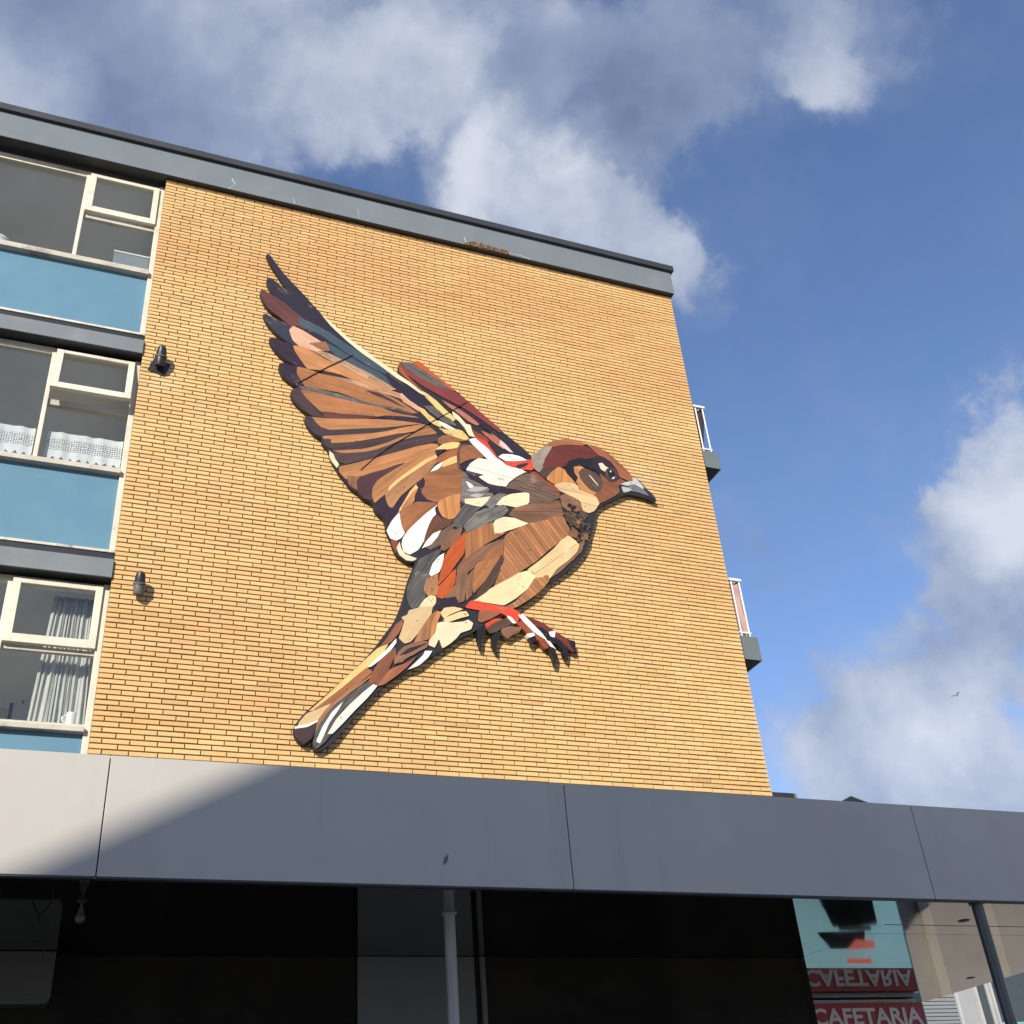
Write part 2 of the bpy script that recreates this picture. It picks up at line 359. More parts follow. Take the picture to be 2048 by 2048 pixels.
# ------------------------------------------------------------------ helpers
def link(name, me, mat, parent=None):
    o = bpy.data.objects.new(name, me); C.objects.link(o)
    if mat:
        if not me.materials: me.materials.append(MAT[mat])
    if parent is not None: o.parent = parent
    return o
def tag(o, label=None, cat=None, group=None, kind=None):
    if label: o['label'] = label
    if cat: o['category'] = cat
    if group: o['group'] = group
    if kind: o['kind'] = kind
    return o
def empty(name, loc=(0, 0, 0)):
    o = bpy.data.objects.new(name, None); C.objects.link(o); o.location = loc; o.empty_display_size = 0.2
    return o
class MB:
    """collects shapes in world coordinates for one mesh"""
    def __init__(self): self.bm = bmesh.new()
    def box(self, x0, x1, y0, y1, z0, z1):
        v = [self.bm.verts.new(p) for p in ((x0,y0,z0),(x1,y0,z0),(x1,y1,z0),(x0,y1,z0),(x0,y0,z1),(x1,y0,z1),(x1,y1,z1),(x0,y1,z1))]
        for f in ((0,3,2,1),(4,5,6,7),(0,1,5,4),(1,2,6,5),(2,3,7,6),(3,0,4,7)): self.bm.faces.new([v[i] for i in f])
        return self
    def frame(self, x0, x1, z0, z1, wl, wr, wb, wt, y0, y1):
        """a picture frame in the wall plane made of four butted bars"""
        self.box(x0, x0+wl, y0, y1, z0, z1); self.box(x1-wr, x1, y0, y1, z0, z1)
        self.box(x0+wl, x1-wr, y0+0.002, y1-0.002, z0, z0+wb); self.box(x0+wl, x1-wr, y0+0.002, y1-0.002, z1-wt, z1)
        return self
    def prism_y(self, pts, y0, y1):
        a = [self.bm.verts.new((x, y0, z)) for x, z in pts]; b = [self.bm.verts.new((x, y1, z)) for x, z in pts]
        self.bm.faces.new(a); self.bm.faces.new(b[::-1]); n = len(pts)
        for i in range(n): self.bm.faces.new((a[i], b[i], b[(i+1) % n], a[(i+1) % n]))
        return self
    def tube(self, p0, p1, r0, r1=None, n=14, caps=True):
        p0, p1 = Vector(p0), Vector(p1); r1 = r0 if r1 is None else r1
        q = (p1-p0).to_track_quat('Z', 'Y')
        A = []; B = []
        for i in range(n):
            a = 2*math.pi*i/n; d = q @ Vector((math.cos(a), math.sin(a), 0))
            A.append(self.bm.verts.new(p0+d*r0)); B.append(self.bm.verts.new(p1+d*r1))
        for i in range(n): self.bm.faces.new((A[i], A[(i+1) % n], B[(i+1) % n], B[i]))
        if caps: self.bm.faces.new(A[::-1]); self.bm.faces.new(B)
        return self
    def lathe(self, o, axis, prof, n=20):
        q = Vector(axis).to_track_quat('Z', 'Y'); o = Vector(o); rings = []
        for (h, r) in prof:
            rings.append([self.bm.verts.new(o + q @ Vector((r*math.cos(2*math.pi*i/n), r*math.sin(2*math.pi*i/n), h))) for i in range(n)])
        for a, b in zip(rings, rings[1:]):
            for i in range(n): self.bm.faces.new((a[i], a[(i+1) % n], b[(i+1) % n], b[i]))
        self.bm.faces.new(rings[0][::-1]); self.bm.faces.new(rings[-1])
        return self
    def path(self, pts, r, n=8):
        for a, b in zip(pts, pts[1:]): self.tube(a, b, r, r, n)
        return self
    def done(self, name, mat, parent=None, smooth_=False, bevel=0.0):
        bm = self.bm
        if bevel:
            bmesh.ops.bevel(bm, geom=list(bm.edges), offset=bevel, segments=2, affect='EDGES', profile=0.6)
        bmesh.ops.recalc_face_normals(bm, faces=list(bm.faces))
        me = bpy.data.meshes.new(name); bm.to_mesh(me); bm.free()
        if smooth_:
            for p in me.polygons: p.use_smooth = True
            try: me.set_sharp_from_angle(angle=R(35))
            except Exception: pass
        return link(name, me, mat, parent)

# ------------------------------------------------------------------ setting
g = MB(); g.box(-600, 600, -400, 800, -0.3, 0.0)
tag(g.done('ground', 'paving'), kind='structure')

# ------------------------------------------------------------------ apartment block
block = tag(empty('apartment_block', (3.6, 0, 0)), 'apartment block with yellow brick wall, grey roof fascia and white-framed windows with blue panels', 'building')
BX0, BX1 = 0.211, 7.275
ZTOP = 12.856
def bchild(o):                              # parts are built in world coordinates
    return o
def part(mb, name, mat, parent=block, **kw):
    o = mb.done(name, mat, None, **kw)
    o.parent = parent
    o.matrix_parent_inverse = parent_inv(parent)
    return o
def parent_inv(p):
    mtx = Matrix.Identity(4); q = p
    chain = []
    while q is not None: chain.append(q); q = q.parent
    for q in reversed(chain): mtx = mtx @ (q.matrix_parent_inverse @ q.matrix_basis if q.parent is not None else q.matrix_basis)
    return mtx.inverted()
block.matrix_basis = Matrix.Translation(block.location)
# mass of the building behind the facade (walls, roof deck)
w = MB(); w.box(BX0+0.03, BX1-0.03, 0.012, 0.30, 3.75, ZTOP+0.02)
brick_wall = part(w, 'brick_wall', 'mortar')
s = MB(); s.box(BX1-0.26, BX1-0.004, 0.31, 13.0, 3.75, ZTOP+0.01); part(s, 'side_wall', 'brick')
s = MB(); s.box(-3.9, BX1-0.3, 12.7, 13.0, 3.75, ZTOP+0.01); part(s, 'rear_wall', 'brick')
s = MB(); s.box(-3.9, -3.64, 0.2, 12.6, 3.75, ZTOP+0.01); part(s, 'side_wall', 'brick')
s = MB(); s.box(-3.9, 7.25, 0.0, 13.0, ZTOP+0.015, 13.27); part(s, 'roof', 'coping_black')

# bricks, laid in half bond, each slightly off its place
CH, BL, JT, HJ = 0.0520, 0.2390, 0.0100, 0.0118
bricks = []
nrow = int((ZTOP-4.40)/CH)
z_bot = ZTOP-nrow*CH
for r in range(nrow):
    z0 = z_bot+r*CH+HJ*0.5; z1 = z0+CH-HJ
    off = (0.0 if r % 2 else BL*0.5)+random.uniform(-0.02, 0.02)
    x = 0.32+off-BL*2
    edges = [BX0]
    while x < BX1-0.06:
        if x > BX0+0.07: edges.append(x+random.uniform(-0.007, 0.007))
        x += BL
    edges.append(BX1)
    for a, b_ in zip(edges, edges[1:]):
        x0 = a if a == BX0 else a+JT*0.5
        x1 = b_ if b_ == BX1 else b_-JT*0.5
        bricks.append((x0, x1, z0+random.uniform(-0.0012, 0.0012), z1+random.uniform(-0.0012, 0.0012), random.uniform(-0.0018, 0.0012)))
def tint():
    v = random.gauss(1.0, 0.036); h = random.gauss(0, 0.022)
    if random.random() < 0.02: v *= 0.88
    return (v*(1+h*0.2), v*(1-h), v*(1-2.2*h), 1.0)
def brick_mesh(lst, name):
    vs = []; fs = []; cs = []
    for (x0, x1, z0, z1, dy) in lst:
        k = len(vs); ch = 0.0022; y = dy
        vs += [(x0,y+ch,z0),(x1,y+ch,z0),(x1,y+ch,z1),(x0,y+ch,z1),(x0+ch,y,z0+ch),(x1-ch,y,z0+ch),(x1-ch,y,z1-ch),(x0+ch,y,z1-ch),
               (x0,0.02,z0),(x1,0.02,z0),(x1,0.02,z1),(x0,0.02,z1)]
        for f in ((4,5,6,7),(0,1,5,4),(1,2,6,5),(2,3,7,6),(3,0,4,7),(8,9,1,0),(9,10,2,1),(10,11,3,2),(11,8,0,3)): fs.append(tuple(k+i for i in f))
        cs += [tint()]*12
    me = bpy.data.meshes.new(name); me.from_pydata(vs, [], fs)
    ca = me.color_attributes.new('tint', 'FLOAT_COLOR', 'POINT')
    ca.data.foreach_set('color', np.array(cs, dtype=np.float32).ravel())
    me.materials.append(MAT['brick']); me.update()
    return me
def visdist(q):
    x, z = (q[0]+q[1])/2, (q[2]+q[3])/2
    if z < 5.46: return 1e9
    d = math.sqrt(x*x+100+(z-1.6)**2)
    full = 1.0 if q[1]-q[0] > 0.2 else 1.25
    return d*full
order = sorted(bricks, key=visdist)
near, rest = order[:300], order[300:]
inv = parent_inv(brick_wall)
for q in near:
    o = link('brick', brick_mesh([q], 'brick'), None, brick_wall); o.matrix_parent_inverse = inv
o = link('brickwork', brick_mesh(rest, 'brickwork'), None, brick_wall); o.matrix_parent_inverse = inv; o['kind'] = 'stuff'

# roof edge
f = MB(); f.box(-3.9, 7.305, -0.075, 0.10, 12.862, 13.282); fascia = part(f, 'roof_fascia', 'fascia_grey', bevel=0.004)
f = MB(); f.box(-3.92, 7.345, -0.12, 0.16, 13.284, 13.385); part(f, 'roof_coping', 'coping_black', bevel=0.006)
f = MB(); f.box(-3.89, 7.297, -0.070, 0.19, 12.8565, 12.8605); part(f, 'eaves_board', 'black_metal', fascia)
# spalled concrete patch on the lower edge of the fascia
random.seed(11)
sp = MB()
for i in range(190):
    u = random.random(); x = 4.10+u*0.61; z = 12.866+random.uniform(-0.004, 0.066)*(1.05-0.35*u)*(0.35+min(1, u*5))
    s_ = random.uniform(0.008, 0.022)
    y = -0.076-random.uniform(0, 0.004)
    k = [sp.bm.verts.new((x+s_*random.uniform(0.6,1.5)*math.cos(a)*1.6, y-random.uniform(0,0.006), z+s_*random.uniform(0.6,1.2)*math.sin(a)*0.8)) for a in (0.2,1.3,2.4,3.6,5.0)]
    c0 = sp.bm.verts.new((x, y-0.012, z))
    for a, b_ in zip(k, k[1:]+k[:1]): sp.bm.faces.new((a, b_, c0))
part(sp, 'spalled_concrete', 'concrete_break', fascia)
def crack(pts, wdt=0.006):
    c_ = MB()
    for (x0, z0), (x1, z1) in zip(pts, pts[1:]):
        d = Vector((x1-x0, 0, z1-z0)).normalized(); n_ = Vector((-d.z, 0, d.x))*wdt*random.uniform(0.4, 1.0)
        vs = [c_.bm.verts.new((x+n_.x*sg, -0.0775, z+n_.z*sg)) for x, z, sg in ((x0,z0,1),(x0,z0,-1),(x1,z1,-1),(x1,z1,1))]
        c_.bm.faces.new(vs)
    part(c_, 'crack', 'crack_white', fascia)
crack([(0.98,13.06),(1.0,13.02),(1.03,12.97),(1.0,12.93),(0.965,12.89)])
crack([(0.965,12.89),(0.955,12.866)])
crack([(4.085,13.0),(4.10,12.93),(4.10,12.866)], 0.005)
crack([(4.70,12.91),(4.76,12.905),(4.84,12.895),(4.90,12.90),(5.0,12.88),(5.05,12.868)], 0.005)
crack([(1.75,12.98),(1.77,12.93),(1.78,12.868)], 0.004); crack([(2.6,13.05),(2.62,12.96),(2.63,12.868)], 0.003)

# ---- window strip, its plane 0.10 m behind the brick face
def zW(r): return 1.6+r*10.1
XJ0, XJ1 = 0.152, 0.2105
XM0, XM1 = -0.693, -0.651
XL = -3.5
def window(head, head2, casb, tranb, sillt, sillb, panb, lean=0.0, floor_z=0.0):
    win = MB()
    zt, zs = zW(head), zW(sillt)
    win.box(XJ0, XJ1, 0.095, 0.19, zW(panb), zt)                   # right jamb runs down beside the panel
    win.box(XM0, XM1, 0.094, 0.17, zs, zt-0.075)                   # mullion
    win.box(XL, XJ0, 0.125, 0.19, zt-0.075, zt)                    # head
    win.box(-2.62, -2.57, 0.094, 0.17, zs, zt-0.075); win.box(XL, XL+0.06, 0.094, 0.19, zW(panb), zt-0.076)
    wobj = part(win, 'window', 'frame_paint', bevel=0.003)
    tn = MB(); tn.box(XM1+0.001, XJ0-0.001, 0.128, 0.18, zW(tranb), zW(casb)-0.004); part(tn, 'transom', 'sill_paint', wobj)
    hd = MB(); hd.box(XL, XJ1-0.002, 0.112, 0.124, zt-0.045, zt-0.002); part(hd, 'head_trim', 'sill_paint', wobj)
    si = MB(); si.box(XL, XJ0+0.004, 0.048, 0.14, zW(sillb)+0.012, zs); part(si, 'sill', 'sill_paint', wobj, bevel=0.004)
    si = MB(); si.box(XL, XJ0-0.002, 0.090, 0.15, zs+0.0005, zs+0.022); part(si, 'glazing_bead', 'frame_paint', wobj)
    pn = MB(); pn.box(XL+0.06, XJ0-0.001, 0.122, 0.16, zW(panb), zW(sillb)+0.010); part(pn, 'spandrel_panel', 'blue_panel', wobj)
    bd = MB(); bd.box(XL+0.06, XJ1-0.001, 0.088, 0.15, zW(panb)-0.028, zW(panb)-0.001); part(bd, 'bottom_bead', 'flaked_paint', wobj)
    # panes
    gp = MB(); gp.box(-2.57, XM0, 0.135, 0.139, zs+0.022, zt-0.075); part(gp, 'pane', 'glass', wobj)
    gp = MB(); gp.box(XL+0.06, -2.62, 0.135, 0.139, zs+0.022, zt-0.075); part(gp, 'pane', 'glass', wobj)
    gp = MB(); gp.box(XM1, XJ0, 0.135, 0.139, zs+0.022, zW(tranb)); part(gp, 'pane', 'glass', wobj)
    # top-hung casement
    zc0, zc1 = zW(casb), zW(head2)
    cs = MB(); cs.frame(XM1+0.002, XJ0-0.002, zc0, zc1, 0.072, 0.066, 0.085, 0.048, 0.068, 0.118)
    gp = MB(); gp.box(XM1+0.074, XJ0-0.068, 0.094, 0.098, zc0+0.085, zc1-0.048)
    if lean:
        for mb_ in (cs, gp):
            bmesh.ops.rotate(mb_.bm, cent=(0, 0.10, zc1), matrix=Matrix.Rotation(-lean, 3, 'X'), verts=mb_.bm.verts)
    cso = part(cs, 'casement', 'frame_paint', wobj, bevel=0.003)
    part(gp, 'casement_pane', 'glass', wobj)
    # a plain room behind
    rm = MB(); y0, y1, x0, x1, zb, zt2 = 0.20, 3.4, XL, 0.205, zW(panb)-0.20, zt+0.04
    V = [rm.bm.verts.new(q) for q in ((x0,y0,zb),(x1,y0,zb),(x1,y1,zb),(x0,y1,zb),(x0,y0,zt2),(x1,y0,zt2),(x1,y1,zt2),(x0,y1,zt2))]
    for ff in ((0,1,2,3),(4,7,6,5),(1,5,6,2),(2,6,7,3),(3,7,4,0)): rm.bm.faces.new([V[i] for i in ff])
    part(rm, 'room', 'room_paint', wobj)
    ap = MB(); ap.box(XL, 0.205, 0.192, 0.199, zW(panb)-0.2, zs-0.001); part(ap, 'inner_wall', 'room_paint', wobj)
    return wobj
W1 = window(1.1088, 1.1032, 1.0408, 1.0340, 0.9642, 0.9560, 0.8710)
W2 = window(0.8300, 0.8255, 0.7632, 0.7560, 0.6839, 0.6770, 0.5895, lean=R(12.5))
W3 = window(0.5510, 0.5470, 0.4818, 0.4770, 0.4052, 0.3990, 0.3100)
def band(top, bot, zback):
    o = MB(); o.box(XL-0.3, 0.2075, -0.030, 0.30, bot, top); part(o, 'floor_band', 'band_grey', bevel=0.004)
    o = MB(); o.box(XL-0.3, 0.206, 0.10, 0.16, top, zback); part(o, 'band_flashing', 'black_metal')
    o = MB(); o.box(XL-0.3, 0.205, -0.026, 0.17, bot-0.006, bot-0.001); part(o, 'band_soffit', 'black_metal')
band(1.6+0.8625*9.97, 1.6+0.8433*9.97, zW(0.8710)-0.03)
band(1.6+0.5808*9.96, 1.6+0.5605*9.96, zW(0.5895)-0.03)

# ---- balconies on the side wall
def balcony(zt, zb, ztop_rail, slat_bottom):
    d = MB(); X1b = 0.7522*10.2
    d.box(BX1-0.01, X1b, 0.20, 3.4, zb, zt); sl = part(d, 'balcony', 'slab_grey', bevel=0.006)
    d = MB(); d.box(BX1-0.01, X1b-0.03, 0.23, 3.37, zb-0.008, zb-0.001); part(d, 'balcony_soffit', 'black_metal', sl)
    xr = X1b-0.070
    d = MB(); d.box(BX1-0.05, xr+0.03, 0.225, 0.27, ztop_rail-0.035, ztop_rail); d.box(xr-0.018, xr+0.03, 0.27, 3.35, ztop_rail-0.035, ztop_rail)
    part(d, 'handrail', 'rail_white', sl, bevel=0.004)
    d = MB(); d.box(BX1-0.05, xr+0.02, 0.235, 0.26, slat_bottom, slat_bottom+0.02); d.box(xr-0.01, xr+0.015, 0.26, 3.35, slat_bottom, slat_bottom+0.02); part(d, 'bottom_rail', 'rail_white', sl)
    for x in (7.488, xr):
        d = MB(); d.tube((x, 0.248, zt), (x, 0.248, ztop_rail-0.03), 0.011, n=8); part(d, 'baluster', 'rail_white', sl, smooth_=True)
    for i in range(1, 22):
        d = MB(); d.tube((xr, 0.248+i*0.14, zt), (xr, 0.248+i*0.14, ztop_rail-0.03), 0.010, n=8); part(d, 'baluster', 'rail_white', sl, smooth_=True)
    return sl
bal1 = balcony(1.6+0.8507*10.2, 1.6+0.8241*10.2, 1.6+0.9300*10.2, 1.6+0.8560*10.2)
bal2 = balcony(1.6+0.5785*10.2, 1.6+0.5476*10.2, 1.6+0.6592*10.2, 1.6+0.5840*10.2)
def cloth(name, mat, x0, x1, y, z0, z1, label, cat, slope=0.0):
    nx, nz = 28, 20; vs = []; fs = []
    for j in range(nz+1):
        v = j/nz
        for i in range(nx+1):
            u = i/nx
            vs.append((x0+(x1-x0)*u*(1-slope*v), y+0.018*math.sin(u*16+v*2)+0.01*math.sin(u*37+v*5)+0.45*u*0.0, z0+(z1-z0)*v))
    for j in range(nz):
        for i in range(nx):
            a = j*(nx+1)+i; fs.append((a, a+1, a+nx+2, a+nx+1))
    me = bpy.data.meshes.new(name); me.from_pydata(vs, [], fs)
    for p_ in me.polygons: p_.use_smooth = True
    o = link(name, me, mat)
    md = o.modifiers.new('thickness', 'SOLIDIFY'); md.thickness = 0.006
    tag(o, label, cat); return o
cloth('privacy_cloth', 'pink_cloth', 7.20, 7.630, 0.285, 1.6+0.5850*10.2, 1.6+0.655*10.2, 'pink cloth screen stretched behind the lower balcony rail', 'cloth', 0.10)
cloth('dark_blanket', 'dark_cloth', 7.20, 7.52, 0.285, 1.6+0.8600*10.2, 1.6+0.926*10.2, 'dark blanket hanging behind the upper balcony rail', 'blanket', -0.38)

# ---- things in the windows
def mug(x, y, z):
    root = tag(empty('mug', (x, y, z)), 'white mug standing on the sill of the lowest window', 'mug')
    root.matrix_basis = Matrix.Translation((x, y, z))
    o = MB(); o.lathe((x, y, z), (0, 0, 1), [(0, 0.034), (0.004, 0.040), (0.115, 0.043), (0.120, 0.042), (0.118, 0.037), (0.012, 0.035)], 28)
    part(o, 'cup', 'mug_white', root, smooth_=True)
    o = MB(); pts = [(x-0.040-0.034*math.sin(a), y, z+0.062-0.036*math.cos(a)) for a in [math.pi*i/10 for i in range(11)]]
    o.path(pts, 0.006, 10); part(o, 'handle', 'mug_white', root, smooth_=True)
mug(0.030, 0.20, 5.747)
wbd = MB(); wbd.box(XL, 0.15, 0.142, 0.32, 5.715, 5.745); part(wbd, 'window_board', 'frame_paint', W3)
def curtain_sheet(name, xl0, xl1, xr0, xr1, y, z0, z1, folds, amp, mat, label, cat, seed=1):
    rnd = random.Random(seed); ph = [rnd.uniform(0, 6.28) for _ in range(6)]
    nx, nz = 150, 24; vs = []; fs = []
    for j in range(nz+1):
        v = j/nz
        for i in range(nx+1):
            u = i/nx; xl = xl0+(xl1-xl0)*v; xr = xr0+(xr1-xr0)*v
            uu = u+0.03*math.sin(u*9+ph[0]+v)+0.02*math.sin(u*23+ph[1])
            yy = y+amp*math.sin(uu*folds*6.28+ph[2]+0.6*math.sin(v*3))+amp*0.5*math.sin(uu*folds*2.3*6.28+ph[3]+v)+amp*0.3*math.sin(uu*folds*4.1*6.28+ph[4])
            vs.append((xl+(xr-xl)*u, yy, z0+(z1-z0)*v))
    for j in range(nz):
        for i in range(nx):
            a = j*(nx+1)+i; fs.append((a, a+1, a+nx+2, a+nx+1))
    me = bpy.data.meshes.new(name); me.from_pydata(vs, [], fs)
    for p_ in me.polygons: p_.use_smooth = True
    o = link(name, me, mat); tag(o, label, cat)
    md = o.modifiers.new('thickness', 'SOLIDIFY'); md.thickness = 0.003
    return o
curtain_sheet('curtain', -0.345, -0.275, 0.16, 0.10, 0.34, zW(0.4052)-0.05, zW(0.546), 9.5, 0.015, 'curtain', 'pale grey pleated curtain hanging behind the lowest window', 'curtain', 3)
def lace(name, x0, x1, y, z0, z1, label):
    n = max(8, int((x1-x0)/0.0055)); vs = []; fs = []; uvs = []
    H = z1-z0
    for i in range(n+1):
        x = x0+(x1-x0)*i/n; sc = abs(math.sin((x-x0)/0.085*math.pi))
        zb = z0+0.045*(1-sc**0.6)
        yy = y+0.006*math.sin(x*31)
        for k, zz in enumerate((zb, z0+0.06, z1-0.06, z1)):
            vs.append((x, yy+0.004*math.sin(x*50+k), max(zz, zb+k*0.001))); uvs.append((x, max(zz, zb)-z0))
    for i in range(n):
        for k in range(3): a = i*4+k; fs.append((a, a+4, a+5, a+1))
    me = bpy.data.meshes.new(name); me.from_pydata(vs, [], fs)
    ul = me.uv_layers.new(name='UVMap')
    for p_ in me.polygons:
        for li, vi in zip(p_.loop_indices, p_.vertices): ul.data[li].uv = uvs[vi]
    o = link(name, me, 'lace'); tag(o, label, 'lace curtain')
lace('lace_curtain', -0.60, 0.145, 0.20, 1.6+0.6868*10.2, 1.6+0.7203*10.2, 'white lace half-curtain with scalloped hem below the open casement')
lace('lace_curtain', -2.4, -0.715, 0.20, 1.6+0.6868*10.2, 1.6+0.7203*10.2, 'white lace half-curtain behind the wide middle-floor pane')
wb = MB(); wb.box(-0.252, 0.148, 0.24, 0.30, zW(0.9642)+0.004, 11.70); wo = wb.done('radiator_shelf', 'shutter_grey', None, bevel=0.004); tag(wo, 'pale grey box with white rim behind the top window corner pane', 'box')
wb = MB(); wb.box(-0.256, 0.150, 0.232, 0.31, 11.701, 11.722); o = wb.done('rim', 'white_enamel', None, bevel=0.003); o.parent = wo
bw = MB(); bw.lathe((-1.48, 0.29, zW(0.9642)+0.02), (0, 0, 1), [(0, 0.06), (0.02, 0.07), (0.10, 0.105), (0.15, 0.118), (0.155, 0.124), (0.17, 0.12), (0.20, 0.10), (0.225, 0.055), (0.23, 0.02)], 28)
tag(bw.done('lidded_bowl', 'white_enamel', None, smooth_=True), 'cream lidded bowl on the sill behind the wide top pane', 'bowl')
bx = MB(); bx.box(-0.50, -0.315, 0.33, 0.50, 5.70, 5.985); bo = bx.done('black_speaker', 'dark_box', None, bevel=0.008); tag(bo, 'small black box standing beside the pale curtain', 'box')
k_ = MB(); k_.lathe((-0.41, 0.40, 5.985), (0, 0, 1), [(0, 0.03), (0.02, 0.032), (0.05, 0.02)], 14); o = k_.done('knob', 'dark_box', None, smooth_=True); o.parent = bo

# ---- wall lights
def wall_lamp(x, z, ln, r, body, label, plate=True):
    root = empty('wall_spotlight', (x, 0, z)); root.matrix_basis = Matrix.Translation((x, 0, z)); tag(root, label, 'wall light', 'spotlights fixed to the brick wall')
    if plate:
        o = MB(); c_, s_ = math.cos(R(-17)), math.sin(R(-17)); h = 0.094
        pts = [(x+(a*c_-b_*s_)*h, z+(a*s_+b_*c_)*h) for a, b_ in ((-1,-1),(1,-1),(1,1),(-1,1))]
        o.prism_y(pts, -0.012, 0.0); part(o, 'mounting_plate', 'lamp_grey' if body != 'black_metal' else 'black_metal', root)
    ax = Vector((0, -0.34, 0.940)); p0 = Vector((x, -0.058, z-0.03))
    o = MB(); o.tube((x, -0.006, z+0.01), (x, -0.06, z+0.012), 0.022, n=12); part(o, 'bracket', 'black_metal', root, smooth_=True)
    o = MB(); o.lathe(p0, ax, [(0, r*0.80), (0.006, r*0.95), (ln*0.42, r*1.05), (ln*0.45, r*1.0)], 22); part(o, 'housing', body, root, smooth_=True)
    o = MB(); o.lathe(p0+ax*ln*0.45, ax, [(0, r*1.18), (0.014, r*1.18), (0.018, r*1.1)], 22); part(o, 'clamp_ring', 'lamp_grey', root, smooth_=True)
    o = MB(); o.lathe(p0+ax*(ln*0.45+0.018), ax, [(0, r*0.98), (ln*0.2, r*0.95), (ln*0.38, r*0.84), (ln*0.47, r*0.70), (ln*0.50, r*0.5)], 22); part(o, 'shade', 'black_metal', root, smooth_=True)
    o = MB(); o.lathe(p0+ax*(ln*0.95+0.018), ax, [(0, r*0.48), (0.006, r*0.40)], 22); part(o, 'lens', 'lamp_glass', root, smooth_=True)
wall_lamp(0.400, 1.6+8.275, 0.225, 0.056, 'black_metal', 'black spotlight on a square plate, on brick beside the middle window')
wall_lamp(0.464, 1.6+5.44, 0.215, 0.052, 'lamp_grey', 'grey spotlight without a plate, on brick beside the lowest window', plate=False)

# ------------------------------------------------------------------ the wooden sparrow
BACKS = [
 [(1.468,11.891),(1.51,11.891),(1.591,11.767),(1.758,11.532),(1.904,11.391),(2.035,11.235),(2.156,11.095),(2.309,10.956),(2.501,10.777),(2.676,10.657),(2.819,10.56),(2.978,10.459),(3.121,10.359),(3.281,10.276),(3.471,10.136),(3.644,9.957),(3.991,9.698),(4.171,9.613),(4.287,9.376),(3.992,8.804),(3.816,8.352),(3.534,8.036),(3.339,7.875),(3.278,7.801),(3.23,7.761),(3.149,7.762),(3.046,7.825),(3.002,7.923),(2.986,8.003),(2.948,8.072),(2.926,8.175),(2.923,8.255),(2.812,8.344),(2.789,8.435),(2.764,8.468),(2.656,8.508),(2.608,8.575),(2.525,8.615),(2.483,8.692),(2.406,8.779),(2.372,8.849),(2.308,8.953),(2.289,9.059),(2.259,9.107),(2.207,9.159),(2.201,9.239),(2.147,9.242),(2.058,9.327),(2.007,9.431),(2.008,9.486),(2.112,9.503),(2.008,9.56),(1.904,9.643),(1.84,9.735),(1.836,9.828),(1.891,9.875),(1.914,9.895),(1.836,9.934),(1.743,10.004),(1.688,10.108),(1.688,10.18),(1.736,10.213),(1.882,10.184),(1.779,10.245),(1.67,10.335),(1.575,10.469),(1.56,10.541),(1.61,10.558),(1.831,10.502),(1.854,10.488),(1.756,10.533),(1.629,10.643),(1.518,10.775),(1.471,10.894),(1.497,10.909),(1.628,10.862),(1.814,10.796),(1.666,10.893),(1.539,10.982),(1.457,11.109),(1.421,11.22),(1.429,11.273),(1.463,11.274),(1.585,11.224),(1.665,11.162),(1.591,11.23),(1.515,11.349),(1.487,11.452),(1.505,11.504),(1.552,11.501),(1.639,11.431),(1.697,11.388),(1.744,11.371),(1.701,11.44),(1.614,11.588),(1.523,11.731),(1.473,11.848)],
 [(3.122,10.558),(3.175,10.579),(3.289,10.587),(3.348,10.63),(3.389,10.623),(3.534,10.504),(3.711,10.371),(3.843,10.276),(3.999,10.138),(4.173,9.972),(4.181,9.975),(4.371,9.802),(4.523,9.684),(4.688,9.554),(4.752,9.478),(4.779,9.394),(4.763,9.262),(4.669,9.176),(4.277,9.231),(3.969,9.526),(3.78,9.641),(3.401,9.808),(3.126,10.044),(3.105,10.331)],
 [(3.216,7.682),(3.266,7.792),(3.339,7.875),(3.534,8.036),(3.693,8.332),(3.813,8.773),(3.869,9.102),(4.283,9.314),(4.75,9.267),(4.824,9.175),(5.072,8.944),(5.113,8.886),(5.516,8.773),(5.491,8.666),(5.46,8.559),(5.409,8.388),(5.362,8.268),(5.294,8.16),(5.128,7.966),(4.905,7.787),(4.773,7.693),(4.81,7.737),(4.655,7.556),(4.463,7.389),(4.259,7.265),(3.984,7.094),(3.849,6.984),(3.717,6.911),(3.535,6.763),(3.214,6.761),(2.974,6.916),(3.057,7.111),(3.097,7.264),(3.129,7.405),(3.166,7.549),(3.227,7.705)],
 [(3.537,6.763),(3.359,6.64),(3.173,6.506),(2.991,6.375),(2.824,6.236),(2.662,6.044),(2.527,5.867),(2.395,5.684),(2.308,5.598),(2.233,5.557),(2.187,5.577),(2.181,5.651),(2.184,5.708),(2.164,5.649),(2.086,5.61),(2.016,5.672),(1.991,5.773),(2.039,5.859),(2.134,5.981),(2.299,6.14),(2.478,6.328),(2.639,6.504),(2.781,6.685),(2.878,6.837),(3.002,7.022),(3.066,7.183),(3.12,7.353),(3.31,7.405),(3.638,7.323),(3.962,7.116)],
 [(4.748,9.478),(4.835,9.541),(4.943,9.666),(5.073,9.761),(5.226,9.824),(5.377,9.844),(5.522,9.815),(5.695,9.796),(5.835,9.711),(5.969,9.583),(6.081,9.481),(6.111,9.413),(6.172,9.413),(6.248,9.331),(6.322,9.235),(6.398,9.134),(6.377,9.088),(6.28,9.125),(6.131,9.139),(6.007,9.144),(5.912,9.09),(5.803,9.016),(5.67,8.936),(5.59,8.877),(5.53,8.789),(5.509,8.669),(5.464,8.547),(5.395,8.373),(5.075,8.423),(5.059,8.929),(4.824,9.175)],
]
